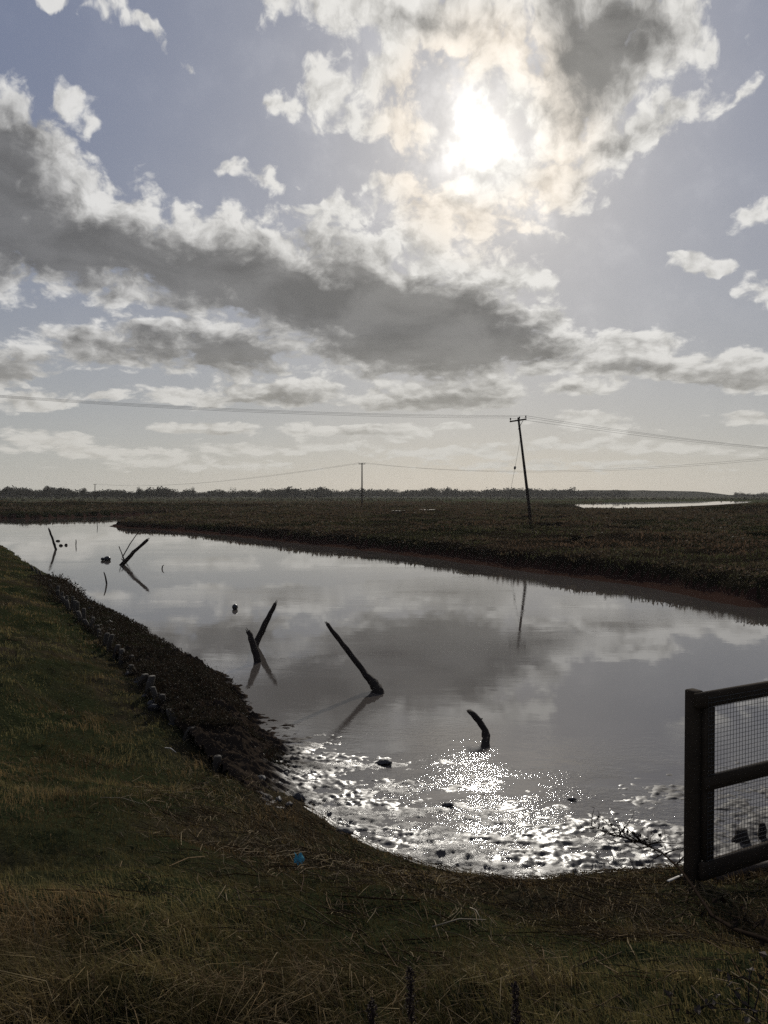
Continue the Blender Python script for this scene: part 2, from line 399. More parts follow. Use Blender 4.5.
def dry_by_x(m):
    t = NT(m.node_tree); b = t.n['Principled BSDF']; x, y, z = t.sep(geopos(t)); nn = t.noise(geopos(t), 1.5, 4, .6)
    k = t.ss(t.m('ADD', x, t.m('MULTIPLY_ADD', nn, 1.6, -.8)), -1.3, -.5)
    old = b.inputs['Roughness'].links[0].from_socket
    t.put(b.inputs['Roughness'], t.m('MAXIMUM', t.fmix(k, .85, old), t.ss(x, 1.6, 3.0, .0, .70))); t.put(b.inputs['Specular IOR Level'], t.fmix(k, .0, .5))
dry_by_x(M_MUD)
M_FMUD = mud_material('bank_mud', (.040, .023, .017), .8, 1, 5, .05, .0)

# ------------------------------------------------------------------ the ground: one sheet out to the horizon, split by what covers it
ang = np.concatenate([np.linspace(-180, -60, 40, endpoint=False), np.linspace(-60, -31, 90, endpoint=False), np.linspace(-31, 31, 560, endpoint=False),
                      np.linspace(31, 60, 90, endpoint=False), np.linspace(60, 180, 40, endpoint=False)])
rad = np.concatenate([[0.0], np.geomspace(.5, 2.0, 14, endpoint=False), np.geomspace(2.0, 14, 230, endpoint=False), np.geomspace(14, 220, 300, endpoint=False), np.geomspace(220, 6500, 90)])
A_, R_ = np.meshgrid(np.radians(ang), rad)
GX, GY = R_*np.sin(A_), R_*np.cos(A_)
GZ, GS, GN = terrain(GX, GY)
GF = grid_faces(len(rad), len(ang), True)[:, ::-1]
V = np.stack([GX, GY, GZ], -1).reshape(-1, 3)
fs = GS.ravel()[GF].mean(1); fn = GN.ravel()[GF].mean(1) > .5; fr = R_.ravel()[GF].mean(1)
def submesh(name, mask, mat):
    F = GF[mask]; used, inv = np.unique(F, return_inverse=True)
    return tag(mesh_np(name, V[used], inv.ravel(), np.full(len(F), 4), mat), kind='structure')
bank = submesh('riverbank', fn & (fs >= 0), M_BANK)
submesh('river_bed', (fs < 0) & fn, M_MUD)
submesh('marsh_edge', ~fn & (fs < .85), M_FMUD)
submesh('marsh', ~fn & (fs >= .85) & (fr < 230), M_MARSH)
submesh('fields', ~fn & (fs >= .85) & (fr >= 230), M_FIELD)

def hit(px, py, tmin=1.2, tmax=400):
    """where the line of sight of a pixel meets the land or the water"""
    r = ray(px, py); t = np.geomspace(tmin, tmax, 4000)
    x, y, z = r.x*t, r.y*t, CAMZ+r.z*t
    zt, s, _ = terrain(x, y); zt = np.maximum(zt, 0.0)
    i = int(np.argmax(z <= zt)); return Vector((float(x[i]), float(y[i]), float(zt[i])))
tops = [(33, 566), (37, 568.8), (41, 571.6), (45, 575), (49, 579.4), (53, 584), (57, 588.5), (61.5, 592.5), (66.5, 596), (71.5, 600), (77.5, 605.5), (84, 612), (91, 619.5), (100, 628.5), (108.5, 638), (121.5, 650),
        (134, 662), (148, 680), (164, 698), (186, 724), (217, 755)]
_t = []
for _i, _p in enumerate(tops):                                        # the row is closely set nearer the camera
    _t.append(_p)
    if 6 <= _i < 19: _q = tops[_i+1]; _t.append((_p[0]*.5+_q[0]*.5+(.8 if _i % 2 else -.6), _p[1]*.5+_q[1]*.5+(_i % 3-1)*.9))
tops = _t
ROW = np.array([tuple(hit(px, ty+11.5))[:2] for px, ty in tops])[::-1]            # by rising distance
def row_x(y): return np.where(y < ROW[0, 1], ROW[0, 0]-(ROW[0, 1]-y)*.35+(ROW[0, 1]-y)*1.1, np.interp(y, ROW[:, 1], ROW[:, 0]))
# the mud flat at the foot of the bank, uncovered by the tide
mx, my = np.meshgrid(np.arange(-5.0, 5.4, .018), np.arange(5.2, 13, .018))
_, ms, mn = terrain(mx, my)
bay = 1-sstep(-mx, .5, 2.0)                                          # wide flat in the bay, narrow along the left bank
outer = -(.5+bay*(1.15+1.05*sstep(mx, -.4, 1.0)))
n_big = fbm(mx*1.5, my*2.2, 51, 3)-.5; n_mid = fbm(mx*4, my*8, 52, 5, .6)-.5; n_fin = fbm(mx*17, my*22, 53, 3, .7)-.5
ridge = np.abs(fbm(mx*6, my*8, 57, 3)-.5)
mz = np.interp(ms/np.abs(outer), [-1.3, -1, -.55, -.25, 0, .25, .5], [-.07, -.030, -.008, .004, .020, .12, .22])
mz = mz+(n_big*.034+n_mid*.046+n_fin*.034-ridge*.042+.007)*np.interp(ms/np.abs(outer), [-1.1, -.6, 0, .4], [.25, .8, 1.2, 1.2])
steep = (1-bay)*sstep(ms, -.5, 0)
mz = mz+steep*np.interp(ms, [-.4, 0, .5, 1], [0, .05, .14, .18])+steep*(np.maximum(n_mid, -.1)*.22+n_fin*.10)
MF = grid_faces(*mx.shape)
fsm = ms.ravel()[MF].mean(1); fo = (outer*1.25).ravel()[MF].mean(1); fu = (.45+.75*(1-bay)).ravel()[MF].mean(1); fnm = mn.ravel()[MF].all(1)
fxx = mx.ravel()[MF].mean(1); fyy = my.ravel()[MF].mean(1)
keep = (fsm > fo) & (fsm < fu) & fnm & ((fxx > row_x(fyy)-.06) | ((fyy < ROW[0, 1]-.3) & ((fsm < .12) | (fxx > -1))))
F = MF[keep]; used, inv = np.unique(F, return_inverse=True)
tag(mesh_np('mud_flat', np.stack([mx, my, mz], -1).reshape(-1, 3)[used], inv.ravel(), np.full(len(F), 4), M_MUD), kind='structure')

# ------------------------------------------------------------------ water
def water_material(name, col):
    m, t, b = material(name); p = geopos(t)
    x, y, z = t.sep(p)
    t.put(b.inputs['Base Color'], t.mix(t.ss(t.noise(t.vm('MULTIPLY', p, (.25, .12, 1)), 1.0, 4, .6), .35, .65), tuple(c*.85 for c in col), tuple(c*1.15 for c in col)))
    b.inputs['IOR'].default_value = 1.80
    patch = t.ss(t.noise(t.vm('MULTIPLY', p, (.10, .30, 1)), 1.0, 5, .6, dist=.5), .46, .62)
    nearmud = t.ss(y, 6.2, 10.5, 1, 0)
    nearmud = t.m('MULTIPLY', nearmud, t.ss(t.noise(t.vm('MULTIPLY', p, (.9, 1.6, 1)), 1.0, 3, .55), .36, .60, .15, 1.0))
    big = t.noise(t.vm('MULTIPLY', p, (1.2, 3.0, 1)), 1.0, 3, .5)
    fine = t.noise(t.vm('MULTIPLY', p, (9, 16, 1)), 1.0, 4, .6, dist=.4)
    vfine = t.noise(t.vm('MULTIPLY', p, (26, 34, 1)), 1.0, 3, .6)
    amp = t.m('ADD', t.m('MULTIPLY_ADD', patch, .75, .03), t.m('MULTIPLY', nearmud, 13.0))
    h = t.m('ADD', t.m('MULTIPLY', big, .30), t.m('MULTIPLY', t.m('ADD', t.m('MULTIPLY', fine, .40), t.m('MULTIPLY', vfine, .22)), amp))
    bump(t, b, h, .0021)
    t.put(b.inputs['Roughness'], t.fmix(nearmud, .008, .045))
    return m
M_WATER = water_material('river_water', (.088, .075, .064))
M_LAG, _t, _b = material('lagoon_water'); _b.inputs['Base Color'].default_value = (.14, .13, .12, 1); _b.inputs['Roughness'].default_value = .015; _b.inputs['IOR'].default_value = 1.5
def flat_sheet(name, pts, z, mat):
    bm_pts = [(p[0], p[1], z) for p in pts]
    return tag(mesh_np(name, bm_pts, list(range(len(bm_pts))), [len(bm_pts)], mat, smooth=False), kind='structure')
wx = np.array([(-3000, -200), (3000, -200), (3000, 420), (-3000, 420)])
flat_sheet('river', [(-1000, 20), (-30, 3.5), (60, 3.5), (1000, 20), (1000, 190), (60, 150), (-1000, 420)], 0.0, M_WATER)
flat_sheet('lagoon', (LAGOON-LAGOON.mean(0))*[1.02, 1.02]+LAGOON.mean(0), LAGZ, M_LAG)
# ------------------------------------------------------------------ plants as many small real faces
def leaf_material(name, trans=.35, rough=.7, mul=1.0):
    m, t, b = material(name)
    c = attr(t, 'tint')
    if mul != 1.0: c = t.vm('SCALE', c, scale=mul)
    t.put(b.inputs['Base Color'], c); b.inputs['Roughness'].default_value = rough; b.inputs['Specular IOR Level'].default_value = .03
    tr = t.new('ShaderNodeBsdfTranslucent'); t.put(tr.inputs[0], c)
    mx_ = t.new('ShaderNodeMixShader'); mx_.inputs[0].default_value = trans
    t.l.new(b.outputs[0], mx_.inputs[1]); t.l.new(tr.outputs[0], mx_.inputs[2]); t.l.new(mx_.outputs[0], t.n['Material Output'].inputs[0])
    return m
M_GRASS = leaf_material('grass_blades', .28)
M_STRAW = leaf_material('dead_stems', .12)
M_SCRUB = leaf_material('scrub_leaves', .12)
def blades(name, base, h, w, lean_dir, lean, tint, mat, kind='stuff', parent=None, curl=.5, flat=None):
    """curved tapering blades: base (n,3), height, width, lean direction and amount"""
    n = len(base)
    ld = np.stack([np.cos(lean_dir), np.sin(lean_dir), np.zeros(n)], -1)
    fa = rng.uniform(0, 2*np.pi, n) if flat is None else flat
    sd_ = np.stack([np.cos(fa), np.sin(fa), np.zeros(n)], -1)
    up = np.array([0, 0, 1.0])
    def at(f):
        a = lean*(f**1.5 if curl > .4 else f)
        return base+up*(h*f*np.cos(a*.9))[:, None]+ld*(h*f*np.sin(a))[:, None]
    p0, p1, p2 = at(np.full(n, 0.)), at(np.full(n, .5)), at(np.full(n, 1.))
    hw = (w*.5)[:, None]
    v = np.stack([p0-sd_*hw, p0+sd_*hw, p1-sd_*hw*.8, p1+sd_*hw*.8, p2], 1)
    k = (np.arange(n)*5)[:, None]
    loops = np.concatenate([k+[0, 1, 3, 2], k+[2, 3, 4]], 1)
    sizes = np.tile([4, 3], n)
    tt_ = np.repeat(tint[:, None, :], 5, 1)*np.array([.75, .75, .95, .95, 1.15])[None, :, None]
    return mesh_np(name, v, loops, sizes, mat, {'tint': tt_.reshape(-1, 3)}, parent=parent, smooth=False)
def polar(n, r0, r1, a0, a1, pw=0.0):
    r = r0*(r1/r0)**rng.uniform(0, 1, n) if pw == 0 else r0+(r1-r0)*rng.uniform(0, 1, n)**pw
    a = np.radians(rng.uniform(a0, a1, n)); return r*np.sin(a), r*np.cos(a), r
def pick(cols, w):
    """blend of colours by weights (n,k)"""
    w = w/np.maximum(w.sum(1, keepdims=True), 1e-6); return w@np.array(cols)
GREEN, OLIVE, STRAW, BROWN, PALE = (.062, .062, .022), (.112, .088, .036), (.165, .110, .050), (.085, .046, .024), (.26, .21, .12)

def zones(x, y, s):
    """how much dead straw covers the bank here (0..1), how tall the grass is, and how rank the tussocks are"""
    n1 = fbm(x*.8, y*.8, 61, 4); n2 = fbm(x*2.3, y*2.3, 62, 3)
    front = sstep(x, -2.6, -.6)
    band = np.exp(-((s-1.3-.5*(n1-.5))/.9)**2)*front                       # wrack line of dead stems along the bay
    dry = np.clip(band*1.1+sstep(n1, .52, .66)*.55+front*.12, 0, 1)
    rank = sstep(n2*.5+n1*.5, .50, .64)*(.35+.65*sstep(s, 2.2, 3.4)*front+.25*(1-front))
    rank = np.maximum(rank, sstep(y, 3.3, 2.4)*sstep(-x, -1.2, .4)*(.35+.65*sstep(n2, .4, .6)))
    return dry, rank
# short turf and tussocks on the bank
bx, by, br = polar(330000, 1.7, 60, -62, 50)
bz, bs, bn = terrain(bx, by)
lefty = sstep(-bx, .8, 3.0)*sstep(by, 3, 8)
smin = .10+lefty*1.55+(fbm(bx*1.7, by*1.7, 63, 3)-.5)*.5
m_ = bn & np.where((by > ROW[0, 1]-.2) & (bx < 0), bx < row_x(by)+.12+(fbm(bx*3, by*3, 68, 2)-.5)*.5, bs > .10) & (bs > .05) & (bs < 30)
m_ &= ~((rng.uniform(0, 1, len(bx)) < .45*sstep(bs, 1.2, .2)*(1-lefty)))
bx, by, bz, br, bs = [v[m_] for v in (bx, by, bz, br, bs)]
dry, rank = zones(bx, by, bs); n = len(bx)
thin = rng.uniform(0, 1, n) > dry*.55
bx, by, bz, br, bs, dry, rank = [v[thin] for v in (bx, by, bz, br, bs, dry, rank)]; n = len(bx)
h = (.028+.030*rng.uniform(0, 1, n)**1.5+rank*.14*rng.uniform(.3, 1, n)+.05*sstep(fbm(bx*2.2, by*2.2, 69, 2), .5, .75)*rng.uniform(.2, 1, n))*(1+.25*sstep(br, 6, 20))
w = np.maximum(.0022+.0016*rng.uniform(0, 1, n), br*.00082)
n3 = fbm(bx*1.4, by*1.4, 64, 3); u = rng.uniform(0, 1, n)
tint = pick([GREEN, OLIVE, STRAW, BROWN], np.stack([sstep(n3, .38, .6)*1.2, .8+0*u, (dry*1.1+.16)*(u < .38)*2.2, dry*.8+.35*sstep(n3, .55, .4)+.15+rank*.5], -1))
tint = tint*rng.uniform(.6, 1.35, n)[:, None]*(1.0+1.45*sstep(fbm(bx*1.6, by*1.6, 65, 3), .3, .7))[:, None]
wd = rng.normal(0, .8, n)+2.6*fbm(bx*.7, by*.7, 66, 2)*2
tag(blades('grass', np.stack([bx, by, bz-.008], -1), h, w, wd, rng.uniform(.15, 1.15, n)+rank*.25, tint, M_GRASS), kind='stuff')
# taller dead blades bending over in the tussocks
bx, by, br = polar(95000, 1.6, 26, -60, 45)
bz, bs, bn = terrain(bx, by); dry, rank = zones(bx, by, bs)
lefty = sstep(-bx, .8, 3.0)*sstep(by, 3, 8)
m_ = bn & (bs > .3) & ((bx < row_x(by)) | (by < ROW[0, 1])) & (rng.uniform(0, 1, len(bx)) < rank*.9+.05)
bx, by, bz, br, rank = [v[m_] for v in (bx, by, bz, br, rank)]; n = len(bx)
tint = pick([STRAW, BROWN, PALE, OLIVE], rng.dirichlet((1.3, 1.2, .8, .7), n))*rng.uniform(.6, 1.35, n)[:, None]
tag(blades('dead_grass', np.stack([bx, by, bz-.005], -1), rng.uniform(.05, .17, n)*(.4+rank*.9)*(1+.7*sstep(by, 3.4, 2.2)), np.maximum(.0022, br*.0008)*rng.uniform(.7, 1.5, n), 9*fbm(bx*1.3, by*1.3, 67, 2)+rng.normal(0, .9, n), rng.uniform(.5, 1.9, n), tint, M_STRAW), kind='stuff')
# stems lying flat: straw litter
def litter(name, n0, r0, r1, a0, a1, dens, lens, wid, cols, seed):
    x, y, r = polar(n0, r0, r1, a0, a1); z, s, nn_ = terrain(x, y); d = dens(x, y, s)
    m = nn_ & (s > .0) & (rng.uniform(0, 1, n0) < d); x, y, z, r = x[m], y[m], z[m], r[m]; n = len(x)
    L = rng.uniform(*lens, n)*rng.uniform(.4, 1, n); a = rng.uniform(0, np.pi, n)*1.0+fbm(x*1.1, y*1.1, seed, 2)*3
    dx_, dy_ = np.cos(a)*L*.5, np.sin(a)*L*.5; b = rng.normal(0, .045, n)*L
    zt = lambda x, y: terrain(x, y)[0]
    P0 = np.stack([x-dx_, y-dy_, zt(x-dx_, y-dy_)+rng.uniform(.004, .03, n)], -1)
    P2 = np.stack([x+dx_, y+dy_, zt(x+dx_, y+dy_)+rng.uniform(.004, .05, n)], -1)
    P1 = (P0+P2)/2+np.stack([-np.sin(a)*b, np.cos(a)*b, rng.uniform(.0, .012, n)], -1); P1[:, 2] = np.maximum(P1[:, 2], z+.01)
    hw = np.maximum(wid*.5*rng.uniform(.6, 1.3, n), r*.00036)[:, None]
    # three-sided stems
    d = P2-P0; d /= np.linalg.norm(d, axis=1, keepdims=True)+1e-9
    s1 = np.cross(d, [0, 0, 1.0]); s1 /= np.linalg.norm(s1, axis=1, keepdims=True)+1e-9; s2 = np.cross(s1, d)
    offs = [s1*np.cos(q)+s2*np.sin(q) for q in (0, 2.09, 4.19)]
    v = np.stack([P+o*hw*(1, 1, .6)[i] for i, P in enumerate((P0, P1, P2)) for o in offs], 1)
    k = (np.arange(n)*9)[:, None]; q = []
    for lv in (0, 3):
        for c in range(3): q.append([lv+c, lv+(c+1) % 3, lv+3+(c+1) % 3, lv+3+c])
    loops = np.concatenate([k+f for f in q], 1)
    t_ = pick(cols, rng.dirichlet([.7]*len(cols), n))*rng.uniform(.5, 1.25, n)[:, None]
    return tag(mesh_np(name, v, loops, np.full(n*6, 4), M_STRAW, {'tint': np.repeat(t_[:, None], 9, 1).reshape(-1, 3)}, smooth=True), kind='stuff')
litter('straw_litter', 60000, 1.9, 16, -45, 45, lambda x, y, s: np.clip(zones(x, y, s)[0]*.85-.05, 0, 1)*(s < 6), (.06, .30), .0045, (STRAW, (.20, .145, .085), PALE, (.08, .055, .036)), 71)
litter('dead_reed_stalks', 700, 2.2, 12, -40, 42, lambda x, y, s: np.clip(zones(x, y, s)[0]*.8+.1, 0, 1)*(s < 5), (.18, .5), .0065, (STRAW, BROWN, (.05, .036, .024)), 72)

# low leafy scrub between the post row and the mud of the left bank
def clumps(cx, cy, cz, rad_, hgt, per, leaf, cols, name, mat, wide=1.0, dark=0.0):
    n = len(cx); k = per
    th = rng.uniform(0, 6.283, (n, k)); q = rng.uniform(0, 1, (n, k))**.5; up = rng.uniform(0, 1, (n, k))
    x = cx[:, None]+np.cos(th)*q*rad_[:, None]; y = cy[:, None]+np.sin(th)*q*rad_[:, None]
    z = cz[:, None]+hgt[:, None]*up*(1-q**2*.7)
    P = np.stack([x, y, z], -1).reshape(-1, 3); N = len(P); L = np.repeat(leaf, k)*rng.uniform(.5, 1.3, N)
    d1 = rng.normal(0, 1, (N, 3)); d1[:, 2] = np.abs(d1[:, 2])+.3; d1 /= np.linalg.norm(d1, axis=1, keepdims=True)
    d2 = np.cross(d1, rng.normal(0, 1, (N, 3))); d2 /= np.linalg.norm(d2, axis=1, keepdims=True)+1e-9
    v = np.stack([P, P+(d1*.5+d2*.32*wide)*L[:, None], P+d1*L[:, None], P+(d1*.5-d2*.32*wide)*L[:, None]], 1)
    tint = np.repeat(pick(cols, rng.dirichlet([.9]*len(cols), n)), k, 0)*rng.uniform(.65, 1.35, N)[:, None]
    loops = np.arange(N*4).reshape(-1, 4)
    return mesh_np(name, v, loops, np.full(N, 4), mat, {'tint': np.repeat(tint[:, None], 4, 1).reshape(-1, 3)}, smooth=False)
x, y, r = polar(42000, 7, 60, -30, 0); z, s, nn_ = terrain(x, y)
pn = fbm(x*.55, y*.55, 81, 3)
m_ = nn_ & (s > -.12) & (x > row_x(y)-.10) & (y > ROW[0, 1]-.6) & (x < -.9) & (pn+.22*sstep(y, 7.5, 9)+.16*sstep(y, 9, 12)+.12*sstep(s, .2, 1) > .52) & (rng.uniform(0, 1, len(x)) < .9)
x, y, z, r, pn, s = [v[m_] for v in (x, y, z, r, pn, s)]
z = z+np.where(y < 13, np.interp(s, [-.2, 0, .4, 1.0, 1.4], [.02, .04, .15, .15, .0]), 0)
tag(clumps(x, y, z, np.maximum(.06, r*.006), .06+.30*sstep(pn, .45, .7)*rng.uniform(.2, 1, len(x)), 16, np.maximum(.028, r*.0022), [(.040, .032, .020), (.055, .036, .024), (.036, .038, .022), (.07, .052, .034)], 'saltmarsh_scrub', M_SCRUB), kind='stuff')
# thin upright twigs sticking out of the scrub
sel = rng.uniform(0, 1, len(x)) < .3; n = int(sel.sum())
tag(blades('dead_scrub_stems', np.stack([x, y, z], -1)[sel], rng.uniform(.12, .42, n)*(.4+.8*sstep(pn[sel], .5, .7)), np.maximum(.004, r[sel]*.0006), rng.uniform(0, 6.28, n), rng.uniform(.05, .6, n),
    pick([BROWN, (.035, .027, .02)], rng.dirichlet((1, 1), n)), M_STRAW), kind='stuff')

POOLS = []
for px, py, w, l in ((398, 510.6, .8, 2), (427, 509.6, 1.0, 2)):
    p = ground_pt(px, py, 1.12); POOLS.append((p.x, p.y, w, l))
def clear(x, y):
    dl_, _ = seg_dist(x, y, LAGOON); m = ~inside(x, y, LAGOON) & ~((dl_ < 9) & (y < 240))
    for px_, py_, w, l in POOLS: m &= ~((np.abs(x-px_) < w*1.1) & (y < py_+l) & (y > py_-l-12))
    return m
# the marsh: hummocky turf of cord-grass and sea purslane
x, y, r = polar(95000, 18, 230, -40, 40); z, s, nn_ = terrain(x, y)
m_ = ~nn_ & (s > .8) & (z > .35) & clear(x, y); x, y, z, r, s = [v[m_] for v in (x, y, z, r, s)]
pn = fbm(x*.12, y*.3, 91, 4); n = len(x)
cols = [(.105, .076, .046), (.078, .084, .036), (.150, .094, .058), (.085, .064, .040)]
w_ = np.stack([.6+0*pn, sstep(pn, .46, .58)*2.4, sstep(pn, .52, .40)*2.0, .5*rng.uniform(0, 1, n)], -1)
tint = pick(cols, w_)*rng.uniform(.6, 1.4, n)[:, None]
tag(blades('marsh_grass', np.stack([x, y, z-.02], -1), (.07+.16*sstep(fbm(x*.7, y*.7, 92, 3), .4, .7)*rng.uniform(.4, 1.1, n))*(1+r*.001), np.maximum(.02, r*.0017), rng.uniform(0, 6.28, n), rng.uniform(.1, .9, n), tint, M_GRASS), kind='stuff')
x, y, r = polar(20000, 19, 260, -40, 40); z, s, nn_ = terrain(x, y)
m_ = ~nn_ & (s > 1.0) & (z > .3) & clear(x, y) & (fbm(x*.25, y*.5, 93, 3) > .50); x, y, z, r = [v[m_] for v in (x, y, z, r)]
tag(clumps(x, y, z-.03, .12+r*.006, (.06+.12*rng.uniform(0, 1, len(x)))+r*.0004, 12, .05+r*.0022, [(.105, .076, .050), (.115, .078, .050), (.085, .080, .044)], 'marsh_shrubs', M_GRASS), kind='stuff')
# ------------------------------------------------------------------ separate things
class MB:
    """collects tubes, beams and lumps; build() links them as one mesh object"""
    def __init__(s): s.v = []; s.f = []; s.s = []
    def tube(s, pts, rads, n=8, rough=0.0, cap=True, seed=0, squash=1.0):
        pts = [Vector(p) for p in pts]; b = len(s.v); rd = random.Random(seed)
        up = Vector((0, 0, 1)); d0 = (pts[1]-pts[0]).normalized()
        side = d0.cross(up) if abs(d0.z) < .9 else d0.cross(Vector((1, 0, 0))); side.normalize()
        for i, p in enumerate(pts):
            d = (pts[min(i+1, len(pts)-1)]-pts[max(i-1, 0)]).normalized()
            side = (side-d*side.dot(d)).normalized(); oth = d.cross(side)
            for k in range(n):
                a = 2*math.pi*k/n; rr = rads[i]*(1+rough*(rd.random()-.5)*2)
                s.v.append(tuple(p+(side*math.cos(a)+oth*math.sin(a)*squash)*rr))
        for i in range(len(pts)-1):
            for k in range(n):
                s.f += [b+i*n+k, b+i*n+(k+1) % n, b+(i+1)*n+(k+1) % n, b+(i+1)*n+k]; s.s.append(4)
        if cap:
            s.f += [b+k for k in range(n)][::-1]; s.s.append(n)
            e = b+(len(pts)-1)*n; s.f += [e+k for k in range(n)]; s.s.append(n)
    def beam(s, a, b_, w, h, up=(0, 0, 1), bev=.006, seed=0, wob=.0):
        """a sawn timber with bevelled edges from a to b; w across, h along up"""
        a, b_ = Vector(a), Vector(b_); d = (b_-a).normalized(); side = d.cross(Vector(up)).normalized(); u = side.cross(d).normalized()
        prof_ = [(-w/2+bev, -h/2), (w/2-bev, -h/2), (w/2, -h/2+bev), (w/2, h/2-bev), (w/2-bev, h/2), (-w/2+bev, h/2), (-w/2, h/2-bev), (-w/2, -h/2+bev)]
        rd = random.Random(seed); n = 8; st = 7; base = len(s.v); L = (b_-a).length
        for i in range(st):
            f = i/(st-1); q = (bev/L if i == 1 else 1-bev/L if i == st-2 else f)
            sc = 1-(bev*1.6/min(w, h) if i in (0, st-1) else 0); o = side*(rd.random()-.5)*wob+u*(rd.random()-.5)*wob
            for x, y in prof_: s.v.append(tuple(a+(b_-a)*q+side*x*sc+u*y*sc+o))
        for i in range(st-1):
            for k in range(n): s.f += [base+i*n+k, base+i*n+(k+1) % n, base+(i+1)*n+(k+1) % n, base+(i+1)*n+k]; s.s.append(4)
        s.f += [base+k for k in range(n)][::-1]; s.s.append(n); e = base+(st-1)*n; s.f += [e+k for k in range(n)]; s.s.append(n)
    def lump(s, c, r, seed=0, n=12, rough=.25):
        b = len(s.v); m = n//2+1; c = Vector(c)
        for i in range(m):
            th = math.pi*i/(m-1)
            for k in range(n):
                ph = 2*math.pi*k/n; d = Vector((math.sin(th)*math.cos(ph), math.sin(th)*math.sin(ph), math.cos(th)))
                q = 1+rough*(mnoise.noise(d*1.3+Vector((seed*3.1, seed*1.7, seed)))*1.4+mnoise.noise(d*3.1+Vector((seed, 0, seed*2.3)))*.6)
                s.v.append((c.x+d.x*r[0]*q, c.y+d.y*r[1]*q, c.z+d.z*r[2]*q))
        for i in range(m-1):
            for k in range(n): s.f += [b+i*n+k, b+(i+1)*n+k, b+(i+1)*n+(k+1) % n, b+i*n+(k+1) % n]; s.s.append(4)
    def quad(s, *p):
        b = len(s.v); s.v += [tuple(q) for q in p]; s.f += list(range(b, b+len(p))); s.s.append(len(p))
    def build(s, name, mat, parent=None, smooth=True, origin=None):
        v = np.array(s.v, float); o0 = Vector((0, 0, 0))
        if origin is not None: v = v-np.array(origin); 
        o = mesh_np(name, v, s.f, s.s, mat, smooth=smooth, parent=parent)
        if origin is not None: o.location = origin
        return o
def empty(name, loc):
    o = bpy.data.objects.new(name, None); COL.objects.link(o); o.location = loc; o.empty_display_size = .2; return o

def wood_material(name, c0, c1, rough=.8, sc=(30, 30, 4), bd=.006, spec=.3):
    m, t, b = material(name); p = objco(t)
    g = t.noise(t.vm('MULTIPLY', p, sc), 1.0, 6, .65, dist=.4); g2_ = t.noise(p, 6, 4, .6)
    t.put(b.inputs['Base Color'], t.mix(t.m('ADD', t.m('MULTIPLY', g, .6), t.m('MULTIPLY', g2_, .4)), tuple(v*.5 for v in c0), tuple(v*1.5 for v in c1)))
    b.inputs['Roughness'].default_value = rough; b.inputs['Specular IOR Level'].default_value = spec
    bump(t, b, g, bd); return m
M_STAKE = wood_material('wet_dark_wood', (.026, .020, .016), (.036, .028, .022), .85, (18, 18, 6), .012, .12)
M_POST = wood_material('weathered_post', (.040, .033, .025), (.066, .055, .042), .85, (40, 40, 8))
M_FENCE = wood_material('fence_timber', (.032, .024, .016), (.052, .040, .028), .95, (14, 14, 60), .008, .06)
M_RAIL = wood_material('fence_rail', (.032, .024, .016), (.052, .040, .028), .95, (6, 6, 60), .008, .06)
M_POLE = wood_material('tarred_pole', (.028, .020, .015), (.045, .034, .026), .85, (12, 12, 1.2))
M_DRIFT = wood_material('driftwood', (.050, .036, .026), (.075, .056, .042), .85, (20, 20, 20))
M_BARK = wood_material('bark', (.035, .028, .022), (.050, .042, .034), .9, (3, 3, 1), .03)
M_PALEW = wood_material('bleached_wood', (.42, .38, .32), (.58, .54, .47), .7, (30, 30, 30), .001)
M_STALK = wood_material('dry_stalk', (.17, .135, .085), (.24, .195, .13), .8, (30, 30, 30), .001)
def plain(name, col, rough=.5, metal=0.0, var=.3, sc=20):
    m, t, b = material(name); n = t.noise(objco(t), sc, 4, .6)
    t.put(b.inputs['Base Color'], t.mix(n, tuple(c*(1-var) for c in col), tuple(c*(1+var) for c in col)))
    b.inputs['Roughness'].default_value = rough; b.inputs['Metallic'].default_value = metal; bump(t, b, n, .002); return m
M_MESHW = plain('galvanised_wire', (.10, .10, .095), .5, .6)
M_STEEL = plain('weathered_steel', (.06, .06, .06), .6, .5)
M_PORC = plain('dark_porcelain', (.05, .03, .02), .3)
M_WIRE = plain('line_wire', (.045, .045, .045), .6, .3)
M_ROCK = plain('wet_rock', (.034, .029, .026), .65, 0, .6, 9)
M_BLUE = plain('blue_plastic', (.035, .25, .32), .5, 0, .25, 30)
M_FLOAT = plain('black_float', (.02, .018, .016), .35)

M_TWIG = wood_material('dark_twig', (.018, .013, .010), (.026, .019, .014), 1.0, (30, 30, 30), .002, .0)
